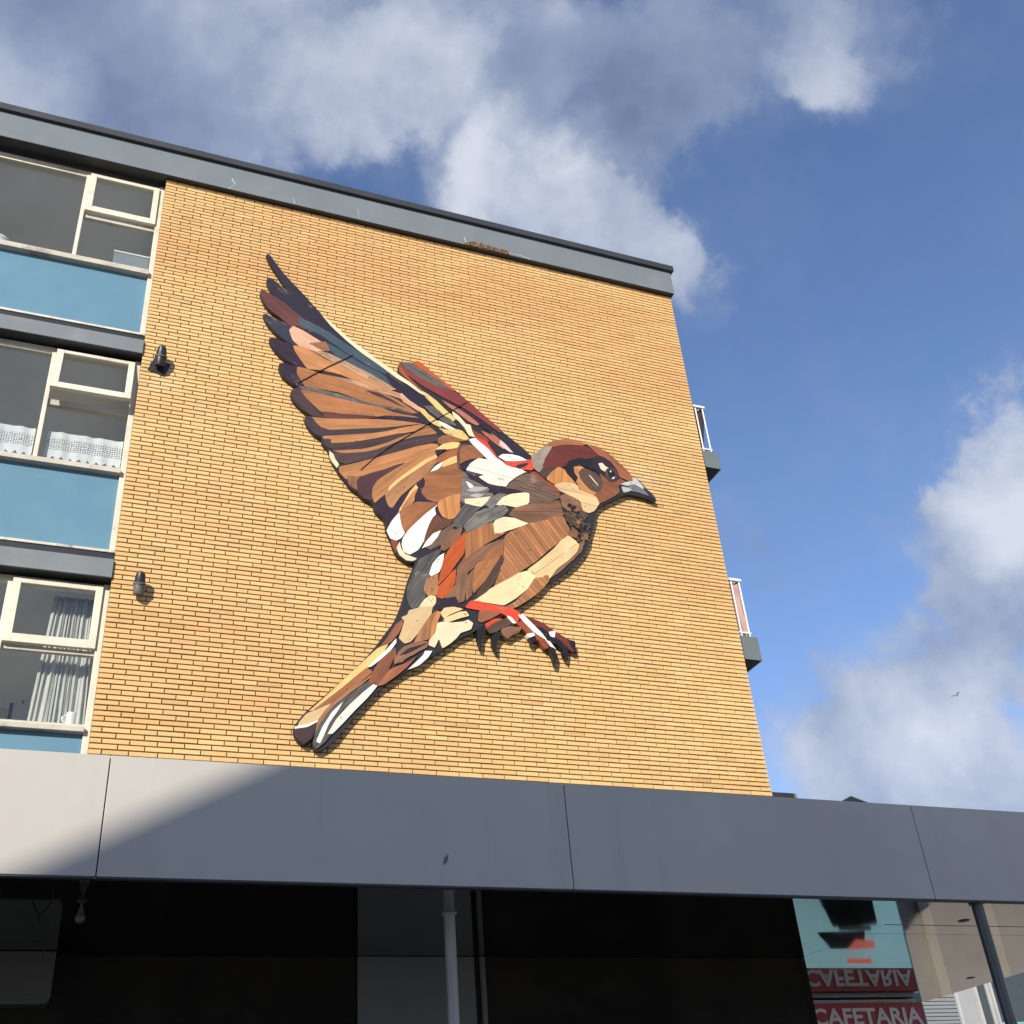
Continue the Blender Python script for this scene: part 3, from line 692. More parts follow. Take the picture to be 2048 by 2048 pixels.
PIECES = [
 ('feather','navy',{'nd': 1},[(1.471,11.883),(1.511,11.884),(1.646,11.671),(1.807,11.486),(1.986,11.292),(2.148,11.083),(2.309,10.937),(2.501,10.759),(2.676,10.633),(2.819,10.542),(2.978,10.428),(3.12,10.315),(3.264,10.232),(3.39,10.137),(3.515,9.987),(3.639,9.848),(3.812,9.729),(3.666,9.724),(3.495,9.885),(3.336,9.929),(3.132,10.069),(3.005,10.129),(2.785,10.256),(2.534,10.396),(2.282,10.575),(2.062,10.722),(1.935,10.863),(1.886,10.927),(1.773,11.089),(1.677,11.168),(1.597,11.245),(1.525,11.362),(1.498,11.461),(1.51,11.491),(1.553,11.486),(1.635,11.417),(1.697,11.375),(1.751,11.36),(1.758,11.397),(1.71,11.454),(1.618,11.602),(1.533,11.741),(1.479,11.852)]),
 ('feather','maroon',{},[(1.437,11.263),(1.473,11.264),(1.583,11.211),(1.694,11.141),(1.805,11.052),(1.932,10.951),(2.044,10.82),(1.968,10.79),(1.874,10.833),(1.83,10.774),(1.672,10.906),(1.546,11),(1.464,11.123),(1.432,11.225)]),
 ('feather','slate',{},[(1.884,10.918),(1.933,10.935),(2.058,10.892),(2.248,10.807),(2.438,10.692),(2.565,10.626),(2.691,10.545),(2.818,10.465),(2.974,10.357),(2.937,10.344),(2.786,10.396),(2.644,10.473),(2.486,10.545),(2.312,10.664),(2.155,10.763),(1.983,10.804),(1.907,10.862)]),
 ('feather','slate',{},[(2.227,10.638),(2.313,10.599),(2.471,10.517),(2.644,10.418),(2.802,10.356),(2.944,10.29),(3.019,10.172),(2.975,10.201),(2.817,10.28),(2.644,10.338),(2.471,10.417),(2.346,10.486),(2.259,10.565)]),
 ('feather','ink',{},[(1.485,10.891),(1.52,10.892),(1.644,10.844),(1.792,10.791),(1.786,10.692),(1.817,10.599),(1.872,10.508),(1.776,10.542),(1.636,10.653),(1.528,10.786)]),
 ('feather','blush',{},[(1.794,10.724),(1.832,10.791),(1.938,10.757),(2.063,10.688),(2.204,10.612),(2.264,10.534),(2.144,10.5),(2.098,10.479),(2.037,10.494),(1.917,10.514),(1.839,10.584)]),
 ('feather','brown2',{},[(2.038,10.582),(2.216,10.646),(2.261,10.538),(2.19,10.512)]),
 ('feather','plum',{},[(1.569,10.533),(1.622,10.547),(1.732,10.523),(1.841,10.501),(1.861,10.418),(1.932,10.309),(2.008,10.198),(1.896,10.197),(1.786,10.258),(1.666,10.366),(1.588,10.474)]),
 ('feather','tan',{},[(1.851,10.491),(1.917,10.5),(2.053,10.462),(2.193,10.389),(2.379,10.325),(2.597,10.248),(2.816,10.161),(3.005,10.086),(3.147,10.059),(3.327,9.911),(3.24,9.947),(3.083,10.025),(2.878,10.057),(2.659,10.124),(2.411,10.204),(2.196,10.216),(2.02,10.197),(1.938,10.315),(1.874,10.417)]),
 ('feather','blush2',{},[(2.102,10.47),(2.191,10.488),(2.315,10.459),(2.503,10.384),(2.691,10.31),(2.896,10.219),(3.066,10.123),(3.005,10.104),(2.816,10.178),(2.597,10.266),(2.378,10.342),(2.223,10.414)]),
 ('feather','plum',{},[(1.695,10.174),(1.743,10.201),(1.834,10.184),(1.897,10.179),(1.893,10.093),(1.953,9.984),(1.985,9.919),(1.924,9.905),(1.829,9.95),(1.738,10.034),(1.703,10.102)]),
 ('feather','tan2',{},[(1.906,10.182),(2.014,10.18),(2.167,10.135),(2.319,10.141),(2.535,10.123),(2.722,10.078),(2.909,10.023),(3.05,9.977),(3.192,9.903),(3.325,9.825),(3.189,9.804),(3.001,9.821),(2.814,9.847),(2.597,9.885),(2.383,9.933),(2.201,9.93),(2.009,9.924),(1.947,10.006),(1.904,10.092)]),
 ('feather','blush2',{},[(2.319,10.145),(2.535,10.139),(2.722,10.119),(2.973,10.049),(3.131,10.036),(3.143,10.003),(2.972,10.033),(2.722,10.072),(2.504,10.108)]),
 ('feather','darkwood',{},[(2.693,10.025),(2.846,10.015),(3.018,9.952),(3.191,9.864),(3.081,9.908),(2.924,9.962),(2.799,9.99)]),
 ('feather','greywood',{},[(1.929,9.899),(2.006,9.916),(2.201,9.904),(2.414,9.885),(2.644,9.853),(2.876,9.836),(3.111,9.837),(3.324,9.794),(3.063,9.811),(2.813,9.814),(2.567,9.817),(2.323,9.849),(2.112,9.868),(1.965,9.873)]),
 ('feather','darkwood',{},[(1.846,9.813),(1.889,9.859),(1.945,9.853),(1.976,9.796),(2.038,9.697),(2.13,9.586),(2.23,9.515),(2.09,9.522),(1.973,9.59),(1.883,9.679),(1.845,9.742)]),
 ('feather','tan2',{},[(1.959,9.852),(2.112,9.849),(2.323,9.832),(2.567,9.806),(2.813,9.805),(3.063,9.796),(3.236,9.777),(3.343,9.756),(3.156,9.739),(2.937,9.703),(2.812,9.669),(2.628,9.645),(2.416,9.62),(2.252,9.594),(2.181,9.605),(2.09,9.693),(2.013,9.77)]),
 ('feather','darkwood',{},[(2.922,9.809),(3.063,9.807),(3.22,9.787),(3.331,9.769),(3.157,9.774),(3.016,9.782)]),
 ('feather','maroon',{},[(2.21,9.593),(2.416,9.605),(2.628,9.632),(2.812,9.658),(2.859,9.66),(2.72,9.616),(2.568,9.576),(2.417,9.551),(2.241,9.518)]),
 ('feather','navy',{},[(2.862,9.665),(2.936,9.692),(3.156,9.725),(3.362,9.741),(3.402,9.691),(3.186,9.669),(2.998,9.656)]),
 ('feather','tan',{},[(2.086,9.492),(2.238,9.5),(2.447,9.537),(2.689,9.588),(2.967,9.636),(3.186,9.655),(3.385,9.675),(3.185,9.621),(2.997,9.553),(2.811,9.496),(2.598,9.448),(2.418,9.398),(2.273,9.359),(2.186,9.385),(2.139,9.426)]),
 ('feather','plum2',{},[(2.02,9.487),(2.073,9.493),(2.133,9.412),(2.189,9.365),(2.285,9.345),(2.448,9.388),(2.659,9.444),(2.872,9.494),(3.09,9.565),(3.256,9.626),(3.074,9.532),(2.887,9.449),(2.689,9.389),(2.508,9.336),(2.33,9.285),(2.213,9.259),(2.128,9.273),(2.053,9.357),(2.016,9.437)]),
 ('feather','tan',{},[(2.219,9.246),(2.36,9.282),(2.568,9.343),(2.78,9.401),(2.964,9.47),(3.168,9.568),(3.391,9.662),(3.464,9.655),(3.309,9.562),(3.104,9.482),(2.871,9.382),(2.658,9.293),(2.479,9.23),(2.308,9.187),(2.319,9.236),(2.24,9.22)]),
 ('feather','darkwood',{},[(2.217,9.208),(2.272,9.219),(2.299,9.217),(2.288,9.163),(2.479,9.208),(2.688,9.279),(2.902,9.374),(3.104,9.467),(3.27,9.52),(3.118,9.425),(2.962,9.323),(2.779,9.224),(2.598,9.152),(2.45,9.114),(2.336,9.092),(2.262,9.129)]),
 ('feather','tan',{},[(2.324,9.075),(2.48,9.104),(2.658,9.151),(2.809,9.217),(2.978,9.315),(3.15,9.433),(3.308,9.531),(3.483,9.634),(3.557,9.571),(3.339,9.494),(3.117,9.386),(2.931,9.265),(2.748,9.156),(2.569,9.101),(2.424,9.07)]),
 ('feather','darkwood',{},[(2.325,9.038),(2.51,9.068),(2.718,9.127),(2.9,9.217),(3.086,9.346),(3.291,9.456),(3.556,9.554),(3.569,9.467),(3.383,9.383),(3.177,9.277),(2.991,9.167),(2.808,9.078),(2.628,8.999),(2.484,8.93),(2.399,8.942),(2.337,8.989)]),
 ('feather','cream',{},[(2.297,9.052),(2.325,9.027),(2.346,8.964),(2.391,8.902),(2.376,8.864),(2.335,8.923),(2.305,8.974)]),
 ('feather','tan',{},[(2.411,8.865),(2.54,8.923),(2.718,9.01),(2.899,9.099),(3.083,9.198),(3.302,9.315),(3.493,9.399),(3.566,9.399),(3.547,9.311),(3.409,9.229),(3.235,9.114),(3.049,8.998),(2.866,8.892),(2.687,8.806),(2.541,8.762),(2.485,8.727),(2.415,8.801)]),
 ('feather','brown2',{},[(2.495,8.759),(2.6,8.764),(2.645,8.787),(2.605,8.71),(2.61,8.6),(2.533,8.638)]),
 ('feather','wine',{},[(2.609,8.71),(2.65,8.772),(2.766,8.843),(2.922,8.921),(3.044,9.001),(3.167,9.072),(3.068,8.981),(2.982,8.897),(2.884,8.794),(2.812,8.697),(2.78,8.591),(2.766,8.49),(2.684,8.51),(2.62,8.58)]),
 ('feather','tan',{},[(2.786,8.613),(2.798,8.675),(2.852,8.768),(2.961,8.871),(3.084,8.98),(3.208,9.083),(3.359,9.185),(3.513,9.281),(3.542,9.273),(3.379,9.139),(3.252,9.027),(3.127,8.896),(3.04,8.795),(2.976,8.7),(2.916,8.604),(2.856,8.538),(2.807,8.471),(2.785,8.537)]),
 ('feather','straw',{},[(2.982,8.703),(3.056,8.798),(3.205,8.952),(3.382,9.123),(3.544,9.256),(3.548,9.218),(3.416,9.115),(3.25,8.954),(3.126,8.839),(3.039,8.739),(2.959,8.649)]),
 ('feather','brown3',{},[(2.927,8.587),(3.005,8.682),(3.128,8.823),(3.278,8.964),(3.43,9.109),(3.539,9.203),(3.527,9.141),(3.474,9.06),(3.408,8.948),(3.308,8.845),(3.196,8.726),(3.097,8.611),(3.035,8.503),(2.998,8.428),(2.954,8.447),(2.926,8.509)]),
 ('feather','plum',{},[(2.82,8.447),(2.915,8.579),(2.926,8.493),(2.96,8.426),(3.004,8.412),(3.062,8.486),(3.124,8.607),(3.222,8.721),(3.287,8.79),(3.219,8.685),(3.156,8.563),(3.103,8.443),(3.032,8.322),(2.95,8.165),(2.928,8.276),(2.835,8.357)]),
 ('feather','straw',{},[(3.295,8.792),(3.221,8.683),(3.158,8.546),(3.095,8.426),(3.078,8.382),(3.117,8.446),(3.191,8.555),(3.267,8.68),(3.304,8.765)]),
 ('feather','tan',{},[(3.303,8.739),(3.263,8.634),(3.25,8.565),(3.19,8.488),(3.102,8.383),(3.12,8.454),(3.194,8.578),(3.258,8.686)]),
 ('feather','plum',{},[(3.275,8.622),(3.289,8.675),(3.342,8.741),(3.365,8.703),(3.412,8.643),(3.484,8.6),(3.54,8.592),(3.434,8.584),(3.315,8.571),(3.274,8.59)]),
 ('feather','brown',{},[(3.096,8.374),(3.192,8.478),(3.29,8.55),(3.434,8.567),(3.532,8.573),(3.478,8.515),(3.378,8.415),(3.278,8.306),(3.192,8.2),(3.135,8.128),(3.102,8.186),(3.082,8.274)]),
 ('feather','white',{},[(2.944,8.124),(2.998,8.244),(3.078,8.373),(3.082,8.287),(3.098,8.193),(3.129,8.12),(3.083,8.051),(3.038,8.019),(2.983,8.034)]),
 ('feather','white',{},[(3.111,7.972),(3.124,8.05),(3.184,8.153),(3.282,8.277),(3.407,8.42),(3.526,8.545),(3.5,8.438),(3.448,8.347),(3.395,8.203),(3.342,8.049),(3.279,7.935),(3.186,7.864),(3.131,7.886)]),
 ('feather','cream',{},[(3.051,7.921),(3.083,7.837),(3.152,7.786),(3.219,7.789),(3.262,7.814),(3.197,7.825),(3.128,7.846),(3.085,7.913),(3.075,7.986)]),
 ('feather','rust',{},[(2.994,8),(3.045,7.996),(3.033,7.866),(3.011,7.93)]),
 ('feather','darkbrown',{},[(3.541,8.448),(3.598,8.395),(3.703,8.386),(3.666,8.328),(3.542,8.229),(3.439,8.118),(3.35,7.992),(3.372,8.091),(3.425,8.262),(3.478,8.377)]),
 ('plank','gold',{'planks': (0.11, 95)},[(3.547,8.582),(3.609,8.649),(3.71,8.709),(3.81,8.746),(3.791,8.627),(3.794,8.487),(3.734,8.424),(3.659,8.393),(3.589,8.414),(3.545,8.501)]),
 ('feather','plum',{},[(3.507,8.506),(3.541,8.551),(3.54,8.484),(3.584,8.408),(3.652,8.389),(3.573,8.395),(3.517,8.441)]),
 ('board','brown',{'grain': 12},[(3.369,8.748),(3.355,8.692),(3.412,8.621),(3.52,8.592),(3.634,8.675),(3.749,8.737),(3.829,8.766),(3.85,8.923),(3.846,9.08),(3.802,9.101),(3.795,9.202),(3.628,9.098),(3.464,8.995),(3.399,8.913),(3.39,8.84)]),
 ('feather','plum',{},[(3.298,8.792),(3.368,8.881),(3.385,8.859),(3.377,8.795),(3.352,8.754),(3.306,8.771)]),
 ('feather','straw',{},[(3.553,9.335),(3.642,9.426),(3.733,9.467),(3.832,9.481),(3.824,9.424),(3.677,9.365),(3.574,9.33)]),
 ('feather','brown',{},[(3.583,9.494),(3.647,9.548),(3.777,9.575),(3.906,9.556),(3.952,9.546),(3.852,9.518),(3.721,9.48),(3.619,9.431),(3.581,9.437)]),
 ('feather','plum',{},[(3.546,9.319),(3.664,9.357),(3.598,9.302),(3.558,9.241),(3.548,9.263)]),
 ('feather','redwood',{},[(3.545,9.173),(3.599,9.255),(3.715,9.35),(3.817,9.401),(3.8,9.3),(3.698,9.252),(3.606,9.19),(3.532,9.133)]),
 ('feather','white',{},[(3.468,9.004),(3.529,9.08),(3.616,9.169),(3.591,9.109),(3.538,9.051)]),
 ('feather','straw',{},[(3.631,9.172),(3.709,9.23),(3.799,9.284),(3.795,9.209),(3.693,9.147),(3.618,9.105)]),
 ('feather','darkbrown',{},[(3.85,9.483),(3.823,9.406),(3.804,9.282),(3.808,9.105),(3.821,9.07),(3.822,9.182),(3.841,9.305),(3.871,9.398),(3.961,9.476),(3.851,9.45)]),
 ('board','brown',{'grain': 150},[(3.85,9.375),(3.902,9.448),(4.005,9.476),(4.078,9.423),(4.136,9.347),(4.074,9.317),(3.982,9.291),(3.902,9.246),(3.84,9.194)]),
 ('feather','plum',{},[(3.86,9.115),(3.902,9.194),(3.98,9.269),(4.081,9.31),(3.992,9.241),(3.939,9.174),(3.904,9.113)]),
 ('plank','chalk',{'planks': (0.14, -8)},[(3.911,9.11),(3.966,9.205),(4.073,9.3),(4.203,9.295),(4.278,9.249),(4.408,9.228),(4.54,9.223),(4.648,9.217),(4.533,9.139),(4.419,9.029),(4.385,8.967),(4.284,8.962),(4.171,8.971),(4.064,9.035),(4.144,9.08),(4.009,9.099)]),
 ('feather','plum',{},[(3.895,9.073),(3.97,9.087),(4.059,9.074),(4.152,9.079),(4.054,9.033),(4.158,8.975),(4.115,8.979),(4.206,8.955),(4.309,8.95),(4.413,8.947),(4.516,8.936),(4.638,8.921),(4.46,8.89),(4.302,8.85),(4.162,8.837),(4.128,8.846),(4.173,8.891),(4.063,8.936),(3.953,8.974)]),
 ('board','weathered',{'grain': 0},[(3.869,9.068),(3.95,8.968),(4.063,8.93),(4.16,8.882),(4.118,8.831),(4.207,8.825),(4.216,8.8),(4.109,8.657),(4.018,8.613),(3.868,8.63),(3.823,8.663),(3.845,8.85),(3.858,8.968)]),
 ('feather','chalk',{},[(3.898,8.936),(3.935,8.921),(3.98,8.881),(3.932,8.869)]),
 ('feather','palegrey',{},[(3.906,8.818),(3.996,8.882),(4.146,8.901),(4.097,8.862),(3.993,8.822)]),
 ('feather','palegrey',{},[(3.938,8.752),(4.003,8.785),(4.093,8.793),(4.026,8.746)]),
 ('feather','ivory',{},[(3.869,8.686),(3.986,8.713),(4.173,8.774),(4.122,8.701),(4.044,8.617),(3.956,8.631),(3.872,8.644)]),
 ('feather','ivory',{},[(2.155,11.082),(2.309,10.935),(2.501,10.767),(2.676,10.639),(2.883,10.504),(3.121,10.339),(3.248,10.261),(3.403,10.14),(3.43,10.111),(3.374,10.14),(3.231,10.237),(3.104,10.297),(2.866,10.464),(2.66,10.596),(2.485,10.736),(2.297,10.913)]),
 ('feather','white',{},[(3.975,9.555),(4.051,9.592),(4.139,9.525),(4.214,9.464),(4.287,9.371),(4.336,9.32),(4.451,9.268),(4.594,9.242),(4.664,9.216),(4.539,9.218),(4.382,9.228),(4.281,9.249),(4.206,9.303),(4.108,9.405),(4.022,9.494)]),
 ('feather','red',{},[(4.037,9.614),(4.106,9.618),(4.179,9.579),(4.202,9.524),(4.262,9.429),(4.333,9.324),(4.287,9.376),(4.215,9.471),(4.142,9.53),(4.067,9.589)]),
 ('feather','red',{},[(4.352,9.328),(4.4,9.304),(4.549,9.343),(4.688,9.395),(4.746,9.412),(4.761,9.284),(4.727,9.265),(4.596,9.256),(4.49,9.266),(4.412,9.283)]),
 ('feather','plum',{},[(4.547,9.28),(4.614,9.32),(4.705,9.353),(4.667,9.312),(4.572,9.259)]),
 ('feather','white',{},[(4.337,9.378),(4.385,9.418),(4.504,9.436),(4.61,9.426),(4.674,9.397),(4.551,9.366),(4.416,9.34)]),
 ('feather','terracotta',{},[(4.136,9.719),(4.203,9.694),(4.291,9.656),(4.279,9.685),(4.199,9.799),(4.286,9.74),(4.358,9.663),(4.392,9.58),(4.397,9.51),(4.351,9.537),(4.278,9.591),(4.19,9.663)]),
 ('feather','pink',{},[(4.374,9.626),(4.435,9.584),(4.507,9.51),(4.528,9.479),(4.481,9.485),(4.407,9.532),(4.358,9.558)]),
 ('feather','rust',{},[(4.004,9.729),(4.057,9.679),(4.173,9.64),(4.216,9.579),(4.157,9.595),(4.056,9.624)]),
 ('feather','ivory',{},[(3.778,9.931),(3.844,9.883),(3.931,9.776),(3.987,9.772),(3.996,9.698),(4.027,9.621),(3.977,9.625),(3.93,9.722),(3.869,9.802),(3.794,9.864)]),
 ('feather','terracotta',{},[(3.649,10.085),(3.747,10.035),(3.862,9.981),(3.978,9.911),(4.099,9.816),(4.074,9.8),(3.974,9.84),(3.85,9.939),(3.735,10.009)]),
 ('feather','straw',{},[(3.403,10.165),(3.463,10.131),(3.577,10.045),(3.677,9.941),(3.74,9.892),(3.797,9.83),(3.775,9.801),(3.699,9.844),(3.613,9.904),(3.539,9.997),(3.464,10.075)]),
 ('feather','greywood',{},[(3.434,9.943),(3.521,9.954),(3.597,9.908),(3.66,9.843),(3.736,9.813),(3.796,9.745),(3.803,9.727),(3.694,9.75),(3.596,9.806),(3.495,9.878)]),
 ('feather','straw',{},[(3.344,9.915),(3.416,9.884),(3.453,9.83),(3.54,9.771),(3.6,9.724),(3.611,9.674),(3.512,9.712),(3.441,9.789),(3.379,9.853)]),
 ('feather','chalk',{},[(3.602,9.753),(3.68,9.724),(3.802,9.667),(3.793,9.641),(3.691,9.672),(3.618,9.703)]),
 ('feather','straw',{},[(3.604,9.646),(3.715,9.639),(3.834,9.671),(3.885,9.658),(3.953,9.572),(3.905,9.549),(3.79,9.57),(3.677,9.592)]),
 ('feather','blush',{},[(3.143,10.067),(3.227,9.983),(3.325,9.927),(3.346,9.855),(3.263,9.906),(3.177,9.949),(3.129,10.026)]),
 ('feather','crimson',{},[(3.128,10.515),(3.151,10.549),(3.205,10.468),(3.365,10.384),(3.527,10.321),(3.789,10.272),(3.853,10.216),(3.982,10.134),(4.14,9.989),(4.378,9.79),(4.369,9.749),(4.2,9.867),(4.039,9.969),(3.91,10.04),(3.684,10.13),(3.426,10.251),(3.27,10.354),(3.158,10.408)]),
 ('feather','greywood',{},[(3.154,10.552),(3.256,10.575),(3.419,10.521),(3.629,10.408),(3.796,10.284),(3.657,10.284),(3.495,10.338),(3.349,10.395),(3.224,10.465)]),
 ('feather','orange',{},[(3.294,10.578),(3.356,10.619),(3.388,10.607),(3.533,10.489),(3.71,10.357),(3.832,10.27),(3.79,10.284),(3.629,10.399),(3.422,10.522)]),
 ('feather','rust',{},[(3.127,10.503),(3.152,10.458),(3.218,10.352),(3.36,10.206),(3.417,10.163),(3.36,10.194),(3.236,10.306),(3.134,10.403)]),
 ('feather','navy',{},[(4.109,9.831),(4.223,9.792),(4.361,9.664),(4.513,9.555),(4.669,9.493),(4.746,9.474),(4.736,9.419),(4.637,9.433),(4.533,9.474),(4.438,9.592),(4.312,9.691),(4.158,9.784)]),
 ('board','greywood2',{'grain': 60},[(4.761,9.474),(4.846,9.536),(4.953,9.653),(5.056,9.687),(4.981,9.567),(4.92,9.46),(4.891,9.347),(4.843,9.251),(4.801,9.279),(4.77,9.327),(4.766,9.417)]),
 ('board','brown',{'grain': 0},[(4.947,9.661),(5.072,9.753),(5.225,9.811),(5.375,9.832),(5.513,9.802),(5.468,9.777),(5.317,9.754),(5.191,9.722),(5.055,9.68)]),
 ('board','oxblood',{'grain': 0},[(4.934,9.422),(4.98,9.523),(5.053,9.645),(5.165,9.707),(5.316,9.744),(5.466,9.76),(5.561,9.745),(5.669,9.648),(5.571,9.603),(5.481,9.572),(5.355,9.547),(5.26,9.488),(5.191,9.407),(5.081,9.366),(4.98,9.314),(4.901,9.312),(4.905,9.363)]),
 ('board','redbrown',{'grain': -40},[(5.531,9.795),(5.669,9.788),(5.808,9.717),(5.943,9.596),(6.052,9.485),(6.103,9.409),(6.082,9.342),(6.001,9.367),(5.932,9.382),(5.92,9.488),(5.847,9.599),(5.742,9.655),(5.683,9.665),(5.593,9.759)]),
 ('board','plum',{},[(5.572,9.582),(5.649,9.63),(5.738,9.64),(5.805,9.598),(5.877,9.487),(5.922,9.376),(5.89,9.307),(5.827,9.281),(5.755,9.282),(5.726,9.343),(5.646,9.396),(5.594,9.468),(5.564,9.515)]),
 ('board','soot',{'jag': 0.009},[(5.194,9.377),(5.226,9.448),(5.315,9.518),(5.443,9.563),(5.551,9.564),(5.568,9.499),(5.606,9.427),(5.548,9.42),(5.478,9.448),(5.405,9.448),(5.313,9.417),(5.291,9.341),(5.33,9.268),(5.345,9.185),(5.283,9.236),(5.21,9.315)]),
 ('board','ivory',{},[(5.668,9.525),(5.712,9.539),(5.744,9.498),(5.786,9.48),(5.735,9.433),(5.691,9.452)]),
 ('board','tan',{'grain': -40},[(5.318,9.41),(5.413,9.434),(5.467,9.398),(5.391,9.33),(5.398,9.21),(5.461,9.128),(5.555,9.078),(5.601,9.1),(5.563,9.047),(5.451,9.027),(5.367,9.104),(5.33,9.203),(5.362,9.26),(5.321,9.333)]),
 ('feather','walnut',{'grain': -48},[(5.377,9.341),(5.426,9.403),(5.497,9.402),(5.588,9.365),(5.665,9.299),(5.678,9.223),(5.643,9.127),(5.581,9.091),(5.501,9.115),(5.426,9.194),(5.386,9.267)]),
 ('feather','chalk',{'nd': 1},[(5.503,9.329),(5.513,9.333),(5.566,9.263),(5.62,9.189),(5.614,9.18),(5.555,9.255)]),
 ('board','redbrown',{'grain': -30},[(5.668,9.366),(5.732,9.31),(5.775,9.264),(5.864,9.28),(5.936,9.347),(5.987,9.32),(5.94,9.288),(5.88,9.235),(5.891,9.154),(5.811,9.078),(5.704,9.006),(5.6,8.937),(5.574,9.008),(5.557,9.055),(5.646,9.108),(5.697,9.213),(5.685,9.305)]),
 ('plank','gold',{'planks': (0.09, 80)},[(4.933,9.168),(5.002,9.27),(5.105,9.368),(5.172,9.343),(5.201,9.281),(5.275,9.201),(5.303,9.16),(5.226,9.159),(5.129,9.148),(5.031,9.112),(4.987,9.128)]),
 ('plank','sand',{'planks': (0.13, -5)},[(5.032,9.091),(5.129,9.14),(5.25,9.156),(5.326,9.131),(5.334,9.082),(5.427,9.041),(5.555,9.011),(5.585,8.928),(5.507,8.813),(5.432,8.771),(5.368,8.79),(5.355,8.891),(5.278,8.956),(5.164,9.002),(5.083,9.027)]),
 ('board','walnut',{},[(4.846,9.245),(4.908,9.306),(5.049,9.359),(4.997,9.276),(4.928,9.173),(4.887,9.189)]),
 ('board','rust',{},[(4.725,9.207),(4.772,9.24),(4.826,9.198),(4.913,9.121),(5.004,9.085),(5.072,8.983),(5.069,8.938),(5.019,9.003),(4.934,9.066),(4.834,9.127)]),
 ('beak','silver',{},[(6.118,9.394),(6.155,9.387),(6.247,9.271),(6.223,9.25),(6.118,9.306),(6.025,9.269),(5.942,9.271),(6.005,9.305),(6.123,9.341)]),
 ('beak','steel',{},[(6.04,9.265),(6.129,9.293),(6.231,9.238),(6.318,9.211),(6.376,9.125),(6.287,9.172),(6.14,9.2),(6.044,9.197)]),
 ('beak','palegrey',{},[(5.948,9.228),(6.018,9.226),(6.061,9.211),(6.012,9.179),(5.962,9.162)]),
 ('beak','ink',{},[(6.249,9.255),(6.321,9.225),(6.384,9.143),(6.388,9.108),(6.31,9.16)]),
 ('eye_ring','eyering',{'dz': 0.004},[(5.824,9.488),(5.872,9.476),(5.895,9.412),(5.879,9.341),(5.829,9.298),(5.779,9.295),(5.741,9.336),(5.738,9.403),(5.771,9.464)]),
 ('pupil','soot',{'dz': 0.006},[(5.814,9.466),(5.856,9.449),(5.869,9.404),(5.847,9.355),(5.806,9.33),(5.775,9.356),(5.77,9.409),(5.785,9.449)]),
 ('eye_glint','white',{'dz': 0.008},[(5.803,9.443),(5.82,9.45),(5.822,9.429),(5.803,9.42)]),
 ('eye_glint','white',{'dz': 0.008},[(5.816,9.336),(5.85,9.363),(5.86,9.358),(5.84,9.334),(5.818,9.324)]),
 ('board','umber',{},[(5.087,8.943),(5.159,8.981),(5.25,8.945),(5.336,8.896),(5.337,8.798),(5.253,8.759),(5.16,8.757),(5.097,8.809),(5.092,8.883)]),
 ('bark_piece','bark',{},[(5.11,8.715),(5.226,8.734),(5.301,8.684),(5.324,8.588),(5.271,8.533),(5.183,8.557),(5.119,8.597),(5.114,8.656)]),
 ('bark_piece','bark',{},[(5.324,8.762),(5.398,8.725),(5.369,8.663),(5.318,8.692)]),
 ('bark_piece','umber',{},[(5.137,8.443),(5.204,8.539),(5.282,8.527),(5.321,8.459),(5.346,8.393),(5.253,8.355),(5.189,8.382),(5.121,8.383)]),
 ('bark_piece','umber',{},[(5.362,8.488),(5.387,8.422),(5.37,8.373),(5.334,8.426)]),
 ('bark_piece','bark',{},[(5.338,8.629),(5.401,8.613),(5.423,8.553),(5.377,8.508),(5.341,8.553)]),
 ('board','driftwood',{'grain': -8},[(4.393,8.941),(4.491,9.058),(4.601,9.156),(4.72,9.191),(4.821,9.144),(4.931,9.06),(5.015,8.984),(5.064,8.919),(4.958,8.864),(4.815,8.826),(4.665,8.776),(4.668,8.889),(4.595,8.928),(4.494,8.948)]),
 ('board','ivory',{'grain': 5},[(4.255,8.68),(4.311,8.769),(4.431,8.848),(4.618,8.903),(4.667,8.904),(4.657,8.792),(4.614,8.728),(4.483,8.692),(4.371,8.701)]),
 ('plank','umber',{'planks': (0.19, 8)},[(4.398,8.565),(4.47,8.659),(4.646,8.745),(4.812,8.799),(5.049,8.87),(5.065,8.801),(5.086,8.68),(4.982,8.638),(4.801,8.558),(4.649,8.491),(4.516,8.524)]),
 ('board','ivory',{'grain': 15},[(4.182,8.369),(4.225,8.456),(4.328,8.515),(4.457,8.522),(4.621,8.48),(4.5,8.424),(4.341,8.343),(4.199,8.266)]),
 ('plank','breast',{'planks': (0.052, -56)},[(4.396,8.325),(4.621,8.47),(4.799,8.536),(4.981,8.629),(5.083,8.646),(5.107,8.553),(5.143,8.483),(5.103,8.395),(4.988,8.292),(4.837,8.158),(4.688,8.005),(4.545,7.889),(4.362,7.747),(4.227,7.659),(4.122,7.579),(4.154,7.589),(4.237,7.797),(4.292,7.996),(4.316,8.135),(4.316,8.225),(4.353,8.289)]),
 ('plank','breast',{'planks': (0.06, -50)},[(4.644,7.755),(4.806,7.814),(4.811,7.759),(4.751,7.681),(4.661,7.584),(4.543,7.483),(4.401,7.379),(4.292,7.324),(4.251,7.337),(4.38,7.414),(4.544,7.592)]),
 ('board','butter',{'grain': 33},[(3.903,7.381),(4.011,7.475),(4.219,7.631),(4.406,7.772),(4.577,7.84),(4.649,7.78),(4.63,7.723),(4.526,7.608),(4.382,7.475),(4.24,7.372),(4.084,7.38)]),
 ('plank','sand',{'planks': (0.17, 40)},[(4.57,7.856),(4.734,7.996),(4.921,8.176),(5.053,8.334),(5.114,8.389),(5.193,8.34),(5.242,8.289),(5.204,8.193),(5.073,8.055),(4.918,7.927),(4.822,7.784),(4.801,7.82),(4.671,7.775),(4.635,7.838)]),
